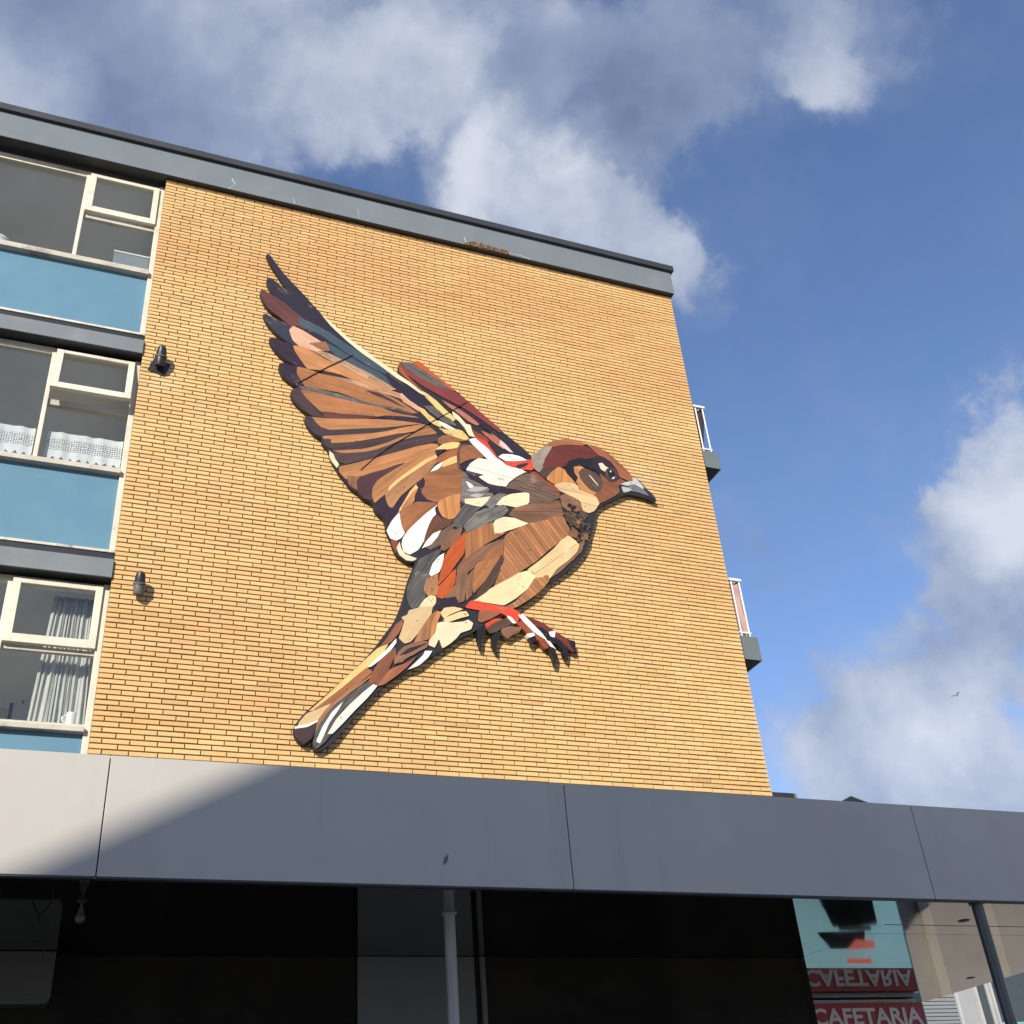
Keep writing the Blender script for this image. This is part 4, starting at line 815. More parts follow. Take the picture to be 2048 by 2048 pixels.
 ('board','white',{},[(5.058,8.244),(5.136,8.33),(5.19,8.338),(5.093,8.195),(5.05,8.16)]),
 ('board','umber',{},[(5.255,8.305),(5.324,8.359),(5.28,8.234),(5.165,8.097),(5.005,7.939),(4.91,7.851),(4.832,7.786),(4.925,7.92),(5.081,8.048),(5.212,8.19)]),
 ('board','navy',{},[(3.232,7.701),(3.269,7.808),(3.364,7.914),(3.526,8.016),(3.495,7.955),(3.385,7.859),(3.312,7.757),(3.241,7.661)]),
 ('board','slategrey',{'grain': 60},[(3.152,7.339),(3.161,7.451),(3.243,7.669),(3.297,7.803),(3.4,7.875),(3.556,7.986),(3.501,7.866),(3.416,7.667),(3.398,7.606),(3.358,7.477),(3.335,7.405),(3.338,7.339),(3.264,7.222),(3.225,7.178),(3.179,7.223)]),
 ('feather','driftwood',{},[(3.381,7.973),(3.518,8.164),(3.687,8.312),(3.691,8.236),(3.62,8.133),(3.522,8.025),(3.412,7.962)]),
 ('feather','white',{},[(3.334,7.958),(3.394,8.052),(3.47,8.156),(3.546,8.209),(3.5,8.125),(3.427,8.024)]),
 ('feather','weathered',{},[(3.831,8.327),(3.937,8.479),(4.092,8.589),(4.235,8.634),(4.338,8.686),(4.382,8.613),(4.275,8.513),(4.132,8.421),(3.988,8.314),(3.875,8.243)]),
 ('feather','weathered',{},[(4.126,8.656),(4.194,8.749),(4.29,8.838),(4.374,8.848),(4.279,8.753),(4.222,8.662),(4.161,8.63)]),
 ('feather','slategrey',{},[(3.804,8.517),(3.871,8.622),(3.955,8.608),(4.048,8.611),(3.946,8.498),(3.852,8.374),(3.811,8.3),(3.706,8.296),(3.724,8.392)]),
 ('feather','umber',{},[(3.548,8.065),(3.623,8.13),(3.694,8.23),(3.801,8.287),(3.771,8.18),(3.654,8.028),(3.567,7.961)]),
 ('feather','chalk',{},[(3.408,7.638),(3.45,7.768),(3.533,7.881),(3.574,7.914),(3.55,7.801),(3.505,7.683),(3.442,7.619)]),
 ('board','orange',{'grain': 55},[(3.493,7.514),(3.533,7.655),(3.576,7.84),(3.655,7.997),(3.772,8.149),(3.856,8.255),(3.84,8.15),(3.804,7.959),(3.714,7.827),(3.624,7.684)]),
 ('board','orange',{'grain': 60},[(3.482,7.373),(3.492,7.478),(3.572,7.572),(3.68,7.714),(3.703,7.731),(3.683,7.577),(3.639,7.489),(3.585,7.4),(3.535,7.367)]),
 ('board','brown3',{'grain': 70},[(3.337,7.433),(3.379,7.573),(3.493,7.658),(3.485,7.494),(3.468,7.397),(3.395,7.361)]),
 ('feather','umber',{},[(3.721,7.667),(3.74,7.782),(3.825,7.909),(3.948,8.015),(4.132,8.132),(4.309,8.22),(4.296,8.177),(4.18,8.072),(4.035,7.932),(3.934,7.815),(3.839,7.731),(3.758,7.691)]),
 ('plank','gold2',{'planks': (0.075, 88)},[(3.838,8.002),(3.849,8.202),(3.961,8.288),(4.179,8.419),(4.182,8.269),(4.26,8.28),(4.338,8.313),(4.206,8.225),(4.062,8.121),(3.917,7.991),(3.834,7.902)]),
 ('feather','umber',{},[(3.714,7.652),(3.757,7.684),(3.834,7.72),(3.829,7.625),(3.796,7.493),(3.776,7.369),(3.726,7.335),(3.695,7.41)]),
 ('feather','tan2',{},[(3.891,7.537),(3.924,7.765),(3.982,7.858),(4.077,7.916),(4.234,7.98),(4.164,7.845),(4.073,7.704),(3.986,7.592),(3.906,7.485)]),
 ('feather','walnut',{},[(3.916,7.399),(3.947,7.482),(4.049,7.637),(4.171,7.842),(4.258,7.984),(4.279,7.962),(4.228,7.81),(4.134,7.627),(4.048,7.517)]),
 ('feather','brown',{},[(4.041,7.915),(4.128,8.027),(4.227,8.117),(4.294,8.17),(4.27,8.011),(4.09,7.912)]),
 ('feather','umber',{},[(3.81,7.495),(3.853,7.681),(3.901,7.757),(3.882,7.519),(3.858,7.434),(3.82,7.388)]),
 ('feather','umber',{},[(3.577,7.37),(3.672,7.501),(3.693,7.544),(3.686,7.409),(3.638,7.365)]),
 ('feather','plum',{},[(3.432,7.236),(3.461,7.348),(3.56,7.347),(3.677,7.39),(3.724,7.299),(3.804,7.285),(3.736,7.277),(3.607,7.258),(3.506,7.231),(3.417,7.185)]),
 ('feather','butter',{},[(3.267,7.207),(3.345,7.319),(3.408,7.368),(3.454,7.362),(3.452,7.299),(3.413,7.24),(3.352,7.233)]),
 ('feather','putty',{},[(3.055,6.834),(3.087,6.927),(3.12,7.036),(3.091,7.074),(3.151,7.105),(3.168,7.161),(3.266,7.199),(3.352,7.23),(3.41,7.232),(3.396,7.153),(3.33,7.04),(3.24,6.91),(3.164,6.811),(3.106,6.786)]),
 ('board','brown3',{'grain': 80},[(3.219,6.811),(3.284,6.948),(3.402,7.136),(3.451,7.182),(3.473,7.197),(3.393,7.045),(3.386,6.874),(3.29,6.837),(3.216,6.767)]),
 ('feather','gold',{},[(3.394,6.888),(3.412,7.044),(3.479,7.186),(3.511,7.19),(3.456,7.052),(3.425,6.881)]),
 ('feather','sand',{},[(3.518,7.178),(3.557,7.236),(3.658,7.263),(3.751,7.256),(3.603,7.182),(3.55,7.131)]),
 ('feather','sand',{},[(3.589,7.135),(3.733,7.214),(3.795,7.225),(3.817,7.19),(3.73,7.158),(3.576,7.085),(3.549,7.101)]),
 ('board','ivory',{'grain': 20},[(3.452,6.932),(3.475,7.05),(3.548,7.072),(3.624,7.068),(3.765,7.098),(3.816,7.125),(3.858,7.098),(3.835,7.032),(3.717,6.979),(3.663,6.906),(3.585,6.831),(3.518,6.781),(3.492,6.873),(3.464,6.869),(3.423,6.776),(3.372,6.794),(3.38,6.842)]),
 ('leg','red',{'foot': 1},[(3.799,7.284),(3.86,7.364),(3.949,7.369),(4.066,7.349),(4.225,7.34),(4.328,7.332),(4.417,7.289),(4.398,7.219),(4.368,7.164),(4.283,7.237),(4.206,7.27),(4.062,7.28),(3.931,7.277)]),
 ('foot','oxblood',{'foot': 1},[(4.424,7.274),(4.524,7.244),(4.682,7.193),(4.809,7.11),(4.912,7.053),(4.987,7.019),(5.034,6.971),(5.013,6.894),(4.953,6.927),(4.848,6.957),(4.744,7.001),(4.643,7.072),(4.519,7.154),(4.429,7.198)]),
 ('foot','soot',{'foot': 1},[(4.61,7.147),(4.675,7.127),(4.775,7.041),(4.879,6.998),(4.953,6.923),(4.898,6.917),(4.796,6.982),(4.693,7.032)]),
 ('foot','white',{'foot': 1},[(4.409,7.26),(4.459,7.266),(4.545,7.178),(4.644,7.079),(4.7,7.005),(4.662,6.991),(4.567,7.089),(4.469,7.189)]),
 ('foot','rust',{'foot': 1},[(4.374,7.158),(4.439,7.192),(4.512,7.104),(4.613,7.033),(4.698,6.989),(4.73,6.915),(4.68,6.899),(4.624,6.986),(4.534,7.018),(4.448,7.103)]),
 ('foot','white',{'foot': 1},[(4.493,7.037),(4.561,7.056),(4.563,7.031),(4.504,7.013)]),
 ('foot','white',{'foot': 1},[(4.756,7.092),(4.819,7.111),(4.8,7.047),(4.765,7.057)]),
 ('foot','white',{'foot': 1},[(4.709,6.986),(4.742,6.975),(4.795,6.906),(4.769,6.91)]),
 ('foot','white',{'foot': 1},[(4.276,7.23),(4.309,7.222),(4.357,7.166),(4.33,7.163)]),
 ('claw','soot',{'foot': 1},[(4.725,6.916),(4.785,6.902),(4.81,6.812),(4.781,6.707),(4.766,6.808)]),
 ('claw','soot',{'foot': 1},[(4.902,6.929),(4.947,6.906),(4.922,6.789),(4.894,6.862)]),
 ('claw','soot',{'foot': 1},[(4.98,7.019),(5.042,7.012),(5.041,6.897),(5.011,6.932)]),
 ('claw','soot',{'foot': 1},[(4.527,6.999),(4.571,7.021),(4.579,6.992),(4.546,6.961),(4.526,6.934)]),
 ('claw','soot',{'foot': 1},[(3.918,7.025),(3.983,7.071),(4.004,7.035),(3.95,6.951),(3.938,6.805),(3.915,6.917)]),
 ('claw','soot',{'foot': 1},[(4.087,6.977),(4.136,7.027),(4.177,7.012),(4.115,6.913),(4.111,6.784),(4.079,6.869)]),
 ('foot','red',{'foot': 1},[(4.015,7.102),(4.12,7.175),(4.196,7.191),(4.103,7.112),(4.036,7.057)]),
 ('foot','walnut',{'foot': 1},[(4.024,7.048),(4.117,7.128),(4.25,7.197),(4.316,7.154),(4.233,7.103),(4.11,7.031),(4.057,7.012)]),
 ('foot','umber',{'foot': 1},[(4.194,7.055),(4.286,7.106),(4.415,7.108),(4.399,7.07),(4.306,7.02),(4.25,6.972),(4.215,6.994)]),
 ('board','brown',{},[(3.96,7.259),(4.061,7.264),(4.188,7.261),(4.068,7.184),(3.963,7.131),(3.939,7.139)]),
 ('feather','straw',{},[(2.143,5.958),(2.3,6.11),(2.478,6.307),(2.639,6.483),(2.829,6.69),(2.92,6.741),(2.874,6.663),(2.754,6.526),(2.625,6.389),(2.477,6.241),(2.333,6.108),(2.193,5.979)]),
 ('feather','white',{},[(2.719,6.473),(2.806,6.563),(2.914,6.676),(3.008,6.806),(3.007,6.78),(2.946,6.686),(2.825,6.56),(2.745,6.489)]),
 ('feather','brown',{},[(2.176,5.961),(2.336,6.1),(2.481,6.233),(2.642,6.395),(2.709,6.452),(2.751,6.424),(2.683,6.358),(2.545,6.223),(2.432,6.105),(2.346,6.039),(2.235,5.981)]),
 ('feather','putty',{},[(2.05,5.823),(2.119,5.918),(2.227,5.972),(2.339,6.041),(2.289,5.973),(2.235,5.888),(2.15,5.835),(2.046,5.802)]),
 ('feather','white',{},[(2.014,5.778),(2.129,5.809),(2.222,5.861),(2.214,5.846),(2.13,5.789),(2.02,5.765)]),
 ('feather','mahogany',{},[(2.015,5.754),(2.13,5.78),(2.217,5.843),(2.185,5.765),(2.163,5.687),(2.091,5.626),(2.028,5.687)]),
 ('feather','brown3',{},[(2.23,5.861),(2.305,5.98),(2.416,6.084),(2.551,6.205),(2.711,6.342),(2.773,6.42),(2.753,6.389),(2.637,6.279),(2.5,6.158),(2.388,6.053),(2.311,5.94),(2.247,5.841),(2.201,5.741)]),
 ('feather','slategrey',{},[(2.191,5.629),(2.21,5.742),(2.305,5.922),(2.415,6.06),(2.527,6.142),(2.642,6.249),(2.732,6.318),(2.75,6.288),(2.637,6.17),(2.523,6.028),(2.413,5.854),(2.337,5.723),(2.273,5.638),(2.212,5.59)]),
 ('feather','white',{},[(2.223,5.656),(2.275,5.793),(2.371,5.962),(2.464,6.074),(2.411,5.993),(2.324,5.857),(2.271,5.717),(2.242,5.648)]),
 ('feather','chalk',{},[(2.332,5.744),(2.407,5.884),(2.528,6.035),(2.665,6.179),(2.778,6.285),(2.797,6.272),(2.706,6.152),(2.58,6.009),(2.457,5.859),(2.361,5.749)]),
 ('feather','redbrown',{},[(2.726,6.315),(2.83,6.528),(2.997,6.708),(3.003,6.651),(2.941,6.52),(2.904,6.416),(2.813,6.289)]),
 ('feather','redbrown',{},[(2.82,6.284),(2.948,6.464),(3.113,6.544),(3.232,6.645),(3.11,6.512),(2.989,6.401),(2.872,6.304)]),
 ('feather','umber',{},[(2.997,6.54),(3.011,6.624),(3.096,6.734),(3.242,6.802),(3.361,6.827),(3.336,6.767),(3.174,6.66),(3.066,6.574)]),
 ('feather','plum',{},[(3.049,6.633),(3.142,6.713),(3.36,6.817),(3.24,6.743),(3.116,6.666)]),
 ('feather','white',{},[(3.135,6.489),(3.225,6.57),(3.313,6.667),(3.327,6.707),(3.386,6.714),(3.345,6.651),(3.244,6.552)]),
 ('feather','redbrown',{},[(2.847,6.714),(2.928,6.819),(3.016,6.973),(3.076,7.033),(3.083,6.998),(3.034,6.89),(2.947,6.777)]),
 ('bark_chip','umber',{'nd': 1, 'jag': 0.006},[(5.209,8.909),(5.203,8.898),(5.181,8.901),(5.162,8.912),(5.161,8.923),(5.161,8.934),(5.179,8.934),(5.194,8.929),(5.203,8.92)]),
 ('bark_chip','umber',{'nd': 1, 'jag': 0.006},[(5.331,8.89),(5.321,8.886),(5.302,8.886),(5.279,8.906),(5.272,8.927),(5.287,8.932),(5.303,8.936),(5.322,8.917),(5.334,8.901)]),
 ('bark_chip','soot',{'nd': 1, 'jag': 0.006},[(5.192,8.807),(5.176,8.807),(5.159,8.809),(5.163,8.828),(5.174,8.846),(5.194,8.856),(5.208,8.85),(5.212,8.836),(5.209,8.82)]),
 ('bark_chip','soot',{'nd': 1, 'jag': 0.006},[(5.264,8.805),(5.253,8.785),(5.233,8.788),(5.218,8.796),(5.214,8.814),(5.23,8.827),(5.243,8.841),(5.255,8.83),(5.273,8.823)]),
 ('bark_chip','soot',{'nd': 1, 'jag': 0.006},[(5.246,8.726),(5.226,8.741),(5.213,8.754),(5.202,8.774),(5.194,8.801),(5.206,8.807),(5.222,8.791),(5.236,8.773),(5.241,8.752)]),
 ('bark_chip','bark',{'nd': 1, 'jag': 0.006},[(5.204,8.714),(5.188,8.705),(5.174,8.704),(5.167,8.713),(5.172,8.728),(5.18,8.747),(5.199,8.758),(5.213,8.752),(5.213,8.733)]),
 ('bark_chip','umber',{'nd': 1, 'jag': 0.006},[(5.266,8.681),(5.249,8.687),(5.236,8.696),(5.227,8.709),(5.222,8.721),(5.223,8.735),(5.239,8.726),(5.252,8.714),(5.258,8.701)]),
 ('bark_chip','soot',{'nd': 1, 'jag': 0.006},[(5.286,8.666),(5.275,8.664),(5.266,8.667),(5.255,8.67),(5.255,8.679),(5.254,8.691),(5.268,8.687),(5.28,8.685),(5.288,8.677)]),
 ('bark_chip','umber',{'nd': 1, 'jag': 0.006},[(5.325,8.633),(5.314,8.626),(5.3,8.629),(5.295,8.645),(5.3,8.658),(5.308,8.666),(5.32,8.664),(5.328,8.656),(5.334,8.643)]),
 ('bark_chip','brown3',{'nd': 1, 'jag': 0.006},[(5.298,8.59),(5.287,8.576),(5.265,8.572),(5.256,8.592),(5.255,8.614),(5.27,8.63),(5.288,8.624),(5.303,8.622),(5.309,8.606)]),
 ('bark_chip','soot',{'nd': 1, 'jag': 0.006},[(5.373,8.519),(5.356,8.515),(5.347,8.532),(5.343,8.552),(5.35,8.572),(5.366,8.573),(5.383,8.577),(5.392,8.556),(5.379,8.537)]),
 ('bark_chip','bark',{'nd': 1, 'jag': 0.006},[(5.404,8.519),(5.387,8.505),(5.376,8.509),(5.368,8.514),(5.364,8.527),(5.375,8.544),(5.391,8.557),(5.406,8.557),(5.403,8.537)]),
 ('bark_chip','soot',{'nd': 1, 'jag': 0.006},[(5.301,8.472),(5.283,8.476),(5.268,8.487),(5.257,8.503),(5.241,8.526),(5.26,8.525),(5.273,8.527),(5.292,8.511),(5.3,8.49)]),
 ('bark_chip','bark',{'nd': 1, 'jag': 0.006},[(5.411,8.463),(5.397,8.453),(5.383,8.445),(5.38,8.459),(5.379,8.471),(5.381,8.489),(5.398,8.499),(5.407,8.489),(5.413,8.479)]),
 ('bark_chip','soot',{'nd': 1, 'jag': 0.006},[(5.285,8.396),(5.272,8.385),(5.25,8.382),(5.248,8.404),(5.248,8.419),(5.253,8.436),(5.273,8.443),(5.287,8.429),(5.292,8.411)]),
 ('bark_chip','bark',{'nd': 1, 'jag': 0.006},[(5.274,8.338),(5.263,8.334),(5.258,8.351),(5.251,8.366),(5.262,8.375),(5.27,8.378),(5.28,8.378),(5.284,8.363),(5.284,8.347)]),
 ('panel_joint','soot',{},[(1.913,9.95),(2.076,10.106),(2.256,10.275),(2.409,10.402),(2.549,10.524),(2.551,10.521),(2.411,10.396),(2.258,10.27),(2.078,10.1),(1.914,9.945)]),
 ('panel_joint','soot',{},[(3.961,10.121),(3.774,9.955),(3.505,9.729),(3.261,9.51),(3.023,9.295),(2.793,9.059),(2.643,8.87),(2.645,8.867),(2.794,9.054),(3.025,9.289),(3.262,9.505),(3.507,9.723),(3.776,9.95),(3.963,10.116)]),
]
def dilate(pts, d):
    n = len(pts); sg = 1 if area(pts) > 0 else -1; out = []
    for i in range(n):
        p0, p1, p2 = Vector(pts[i-1]), Vector(pts[i]), Vector(pts[(i+1) % n])
        a, b_ = (p1-p0), (p2-p1)
        if a.length < 1e-5 or b_.length < 1e-5: continue
        na = Vector((a.y, -a.x)).normalized(); nb = Vector((b_.y, -b_.x)).normalized(); v = na+nb
        v = v/max(0.35, v.length_squared*0.5)
        if v.length > 1.6: v = v*(1.6/v.length)
        q = p1+v*d*sg; out.append((q.x, q.y))
    return out
def ragged(pts, amp, step=0.03):
    out = []; n = len(pts)
    for i in range(n):
        a, b_ = Vector(pts[i]), Vector(pts[(i+1) % n]); k = max(1, int((b_-a).length/step))
        for q in range(k):
            p_ = a.lerp(b_, q/k); out.append((p_.x+random.uniform(-amp, amp), p_.y+random.uniform(-amp, amp)))
    return out
def chaikin(pts, it=1, rt_=0.25):
    for _ in range(it):
        out = []; n = len(pts)
        for i in range(n):
            p0, p1, p2 = Vector(pts[i-1]), Vector(pts[i]), Vector(pts[(i+1) % n])
            a, b_ = (p0-p1), (p2-p1)
            if a.length < 1e-5 or b_.length < 1e-5: continue
            ang = a.angle(b_)
            if ang < R(58): out.append(tuple(p1))
            else: out += [tuple(p1+a*rt_), tuple(p1+b_*rt_)]
        pts = out; rt_ = 0.25
    return pts
def area(pts): return 0.5*sum(pts[i-1][0]*pts[i][1]-pts[i][0]*pts[i-1][1] for i in range(len(pts)))
def clip(pts, nx, nz, d, keep_less=True):
    out = []; n = len(pts)
    f_ = lambda p: (p[0]*nx+p[1]*nz-d)*(1 if keep_less else -1)
    for i in range(n):
        a, b_ = pts[i-1], pts[i]; fa, fb = f_(a), f_(b_)
        if (fa <= 0) != (fb <= 0):
            tt = fa/(fa-fb); out.append((a[0]+(b_[0]-a[0])*tt, a[1]+(b_[1]-a[1])*tt))
        if fb <= 0: out.append(b_)
    return out
def axis_angle(pts):
    a = np.array(pts); a = a-a.mean(0); u, s_, vt = np.linalg.svd(a, full_matrices=False)
    return math.atan2(vt[0][1], vt[0][0])
def plate(name, pts, y_front, y_back, mat, parent, ang, pinv, cham=0.0025):
    if area(pts) < 0: pts = pts[::-1]                # counter-clockwise in (x,z)
    bm = bmesh.new()
    front = [bm.verts.new((x, y_front, z)) for x, z in pts]; backv = [bm.verts.new((x, y_back, z)) for x, z in pts]
    ff = bm.faces.new(front)
    n = len(pts)
    for i in range(n): bm.faces.new((front[(i+1) % n], front[i], backv[i], backv[(i+1) % n]))
    bm.normal_update()
    if ff.normal.y > 0: bmesh.ops.reverse_faces(bm, faces=list(bm.faces))
    uvl = bm.loops.layers.uv.new('UVMap'); ox, oz = random.uniform(0, 50), random.uniform(0, 50); c_, s_ = math.cos(ang), math.sin(ang)
    for fc in bm.faces:
        for lp in fc.loops:
            x, y, z = lp.vert.co; lp[uvl].uv = (ox+x*c_+z*s_, oz-x*s_+z*c_+(y-y_front)*0.5)
    bmesh.ops.triangulate(bm, faces=[f for f in bm.faces if len(f.verts) > 4])
    me = bpy.data.meshes.new(name); bm.to_mesh(me); bm.free()
    o = link(name, me, mat, parent); o.matrix_parent_inverse = pinv
    return o
random.seed(21)
bird = empty('wooden_bird_relief', (3.6, 0, 8.0)); bird.matrix_basis = Matrix.Translation((3.6, 0, 8.0))
tag(bird, 'large sparrow in flight pieced from painted and bare wood, mounted on the brick wall', 'wall relief')
binv = parent_inv(bird)
for i, bp in enumerate(BACKS):
    plate('backing_board', chaikin(bp, 1), -0.062-0.0004*i, -0.014-0.0005*i, 'bird_back', bird, 0.0, binv)
i = 0
for (nm, col, kw, pts) in PIECES:
    i += 1
    pts2 = chaikin(pts if kw.get('nd') or nm in ('panel_joint', 'eye_glint', 'pupil') else dilate(pts, 0.0105), 2, 0.09)
    if col in ('bark', 'driftwood', 'weathered', 'umber') and nm != 'plank' or nm == 'bark_piece' or kw.get('jag'): pts2 = ragged(pts2, kw.get('jag', 0.022 if nm == 'bark_piece' else 0.005))
    ang = R(kw['grain']) if 'grain' in kw else axis_angle(pts)
    y1 = -0.0680-0.00006*i-kw.get('dz', 0.0)*0.5; y0 = -0.060
    if kw.get('foot'): y0 = -0.024
    if 'planks' in kw:
        wd, a = kw['planks']; a = R(a); nx, nz = -math.sin(a), math.cos(a)
        ds = [p[0]*nx+p[1]*nz for p in pts2]; d0, d1 = min(ds), max(ds); k = max(1, round((d1-d0)/wd)); wd = (d1-d0)/k
        for q in range(k):
            strip = clip(clip(pts2, nx, nz, d0+wd*(q+1)-0.0020), nx, nz, d0+wd*q+0.0020, False)
            if len(strip) < 3 or abs(area(strip)) < 2e-4: continue
            plate('plank', strip, y1-random.uniform(0, 0.0016)-0.00003*q, y0, 'bird_'+col, bird, a, binv)
    else:
        plate(nm, pts2, y1, y0, 'bird_'+col, bird, ang, binv)

# screw heads dotted over the pieces
rnd = random.Random(5); vs = []; fs = []
def inside(pt, poly):
    x, z = pt; r_ = False
    for k in range(len(poly)):
        (x0, z0), (x1, z1) = poly[k-1], poly[k]
        if (z0 > z) != (z1 > z) and x < (x1-x0)*(z-z0)/(z1-z0)+x0: r_ = not r_
    return r_
for idx, (nm, col, kw, pts) in enumerate(PIECES):
    if nm in ('eye_glint', 'pupil', 'eye_ring', 'claw', 'panel_joint', 'bark_chip') or abs(area(pts)) < 0.012: continue
    xs = [p_[0] for p_ in pts]; zs = [p_[1] for p_ in pts]
    for q in range(40):
        if rnd.random() > 0.12: continue
        c_ = (rnd.uniform(min(xs), max(xs)), rnd.uniform(min(zs), max(zs)))
        if not inside(c_, pts): continue
        k = len(vs); yf = -0.0680-0.00006*(idx+1)-0.0022; rr_ = rnd.uniform(0.005, 0.0085)
        for a in range(6): vs.append((c_[0]+rr_*math.cos(a*1.0472), yf, c_[1]+rr_*math.sin(a*1.0472)))
        for a in range(6): vs.append((c_[0]+rr_*math.cos(a*1.0472), yf+0.006, c_[1]+rr_*math.sin(a*1.0472)))
        fs.append(tuple(k+a for a in range(6)))
        for a in range(6): fs.append((k+a, k+6+a, k+6+(a+1) % 6, k+(a+1) % 6))
me = bpy.data.meshes.new('screw_heads'); me.from_pydata(vs, [], fs)
o = link('screw_heads', me, 'screw', bird); o.matrix_parent_inverse = binv; o['kind'] = 'stuff'

# ------------------------------------------------------------------ canopy along the front
YC = -2.26; ZS = 3.742; ZCT = 4.557
can = empty('street_canopy', (3.0, -1.1, ZS)); can.matrix_basis = Matrix.Translation((3.0, -1.1, ZS))
tag(can, 'long grey metal-clad canopy with mirror-like soffit in front of the shops', 'canopy')
seams = [-9.83, -6.45, -3.07, 0.313, 3.694, 7.07, 10.45, 10.78]
o = MB(); o.box(seams[0], seams[-1], YC+0.03, YC+0.16, ZS+0.02, ZCT-0.01); part(o, 'edge_beam', 'canopy_joint', can)
for a, b_ in zip(seams, seams[1:]):
    o = MB(); o.box(a+0.004, b_-0.004, YC, YC+0.028, ZS, ZCT+0.0); part(o, 'fascia_panel', 'canopy_panel', can, bevel=0.003)
    o = MB(); o.box(a+0.004, b_-0.004, YC+0.004, YC+0.055, ZS-0.012, ZS-0.002); part(o, 'drip_edge', 'canopy_joint', can)
o = MB(); o.box(seams[0], 7.20, YC+0.17, 0.008, ZS+0.10, ZCT-0.20); part(o, 'deck', 'canopy_joint', can)
o = MB(); o.box(7.29, 10.78, YC+0.17, 2.62, ZS+0.10, ZCT-0.20); part(o, 'deck', 'canopy_joint', can)
rows = [YC+0.06, -1.37, -1.05, -0.01]
rows_r = [YC+0.06, -1.37, -1.05, -0.01, 0.44, 1.30, 2.0, 2.52]
def soffit(x0, x1, rws):
    for y0, y1 in zip(rws, rws[1:]):
        tl = random.uniform(-0.006, 0.006) if x0 > 0 else 0.0; zb = random.uniform(0, 0.002)
        o = MB(); v = [o.bm.verts.new(q) for q in ((x0,y0+0.0015,ZS+zb),(x1,y0+0.0015,ZS+zb),(x1,y1-0.0015,ZS+zb+tl*(y1-y0)),(x0,y1-0.0015,ZS+zb+tl*(y1-y0)),
            (x0,y0+0.0015,ZS+0.02),(x1,y0+0.0015,ZS+0.02),(x1,y1-0.0015,ZS+0.02),(x0,y1-0.0015,ZS+0.02))]
        for fq in ((0,3,2,1),(4,5,6,7),(0,1,5,4),(1,2,6,5),(2,3,7,6),(3,0,4,7)): o.bm.faces.new([v[k] for k in fq])
        part(o, 'soffit_panel', 'mirror_soffit', can)
soffit(-9.8, 7.196, [YC+0.06, -0.01])
soffit(7.20, 10.75, rows_r)
def column(x, y, r, mat, z1=ZS-0.002):
    o = MB(); o.lathe((x, y, 0), (0, 0, 1), [(0, r*1.5), (0.012, r*1.5), (0.014, r), (z1-0.014, r), (z1-0.012, r*1.35), (z1, r*1.35)], 26)
    part(o, 'column', mat, can, smooth_=True)
column(0.3489*8.49, -1.51, 0.044, 'column_steel')
column(0.9687*7.83, -2.17, 0.049, 'column_dark')
column(-3.9, -1.51, 0.044, 'column_steel')
for (x, y) in ((0.944*8.44, -1.56), (0.9313*10.98, 0.98)):
    o = MB(); o.lathe((x, y, ZS-0.004), (0, 0, 1), [(0, 0.042), (0.006, 0.058), (0.008, 0.058)], 24); part(o, 'downlight', 'black_metal', can, smooth_=True)
# scuff left on the fascia
o = MB()
for k in range(3):
    x = 0.3455*7.74+0.012*k; z = 1.6+0.2995*7.74+0.01*k
    v = [o.bm.verts.new(q) for q in ((x-0.004, YC-0.0015, z-0.03),(x+0.004, YC-0.0015, z-0.028),(x+0.014, YC-0.0015, z+0.03),(x+0.009, YC-0.0015, z+0.03))]; o.bm.faces.new(v)
part(o, 'scuff_mark', 'canopy_joint', can)

# pendant bulb and loose cable under the canopy
pb = empty('hanging_bulb', (0.27, -1.66, ZS)); pb.matrix_basis = Matrix.Translation((0.27, -1.66, ZS)); tag(pb, 'unlit white bulb hanging on a short cord from the canopy soffit', 'bulb')
o = MB(); o.lathe((0.27, -1.66, ZS-0.016), (0, 0, 1), [(0, 0.03), (0.014, 0.035)], 16); part(o, 'ceiling_rose', 'black_metal', pb)
o = MB(); o.tube((0.27, -1.66, ZS-0.06), (0.27, -1.66, ZS-0.014), 0.008, n=10); part(o, 'cord', 'lamp_grey', pb)
o = MB(); o.lathe((0.27, -1.66, ZS-0.15), (0, 0, 1), [(0, 0.008), (0.012, 0.028), (0.035, 0.036), (0.06, 0.026), (0.085, 0.016), (0.10, 0.016)], 18); part(o, 'bulb', 'lamp_grey', pb, smooth_=True)
o = MB(); y = -1.0
o.path([(0.02, y, ZS-0.01), (0.01, y, ZS-0.06), (-0.03, y, ZS-0.12), (-0.05, y, ZS-0.17)], 0.006); o.path([(0.01, y, ZS-0.06), (0.05, y, ZS-0.10), (0.085, y, ZS-0.17), (0.08, y, ZS-0.24), (0.07, y, ZS-0.28)], 0.006)
tag(o.done('loose_cable', 'black_metal', None, smooth_=True), 'forked black cable dangling from the soffit beside the rounded sign', 'cable')

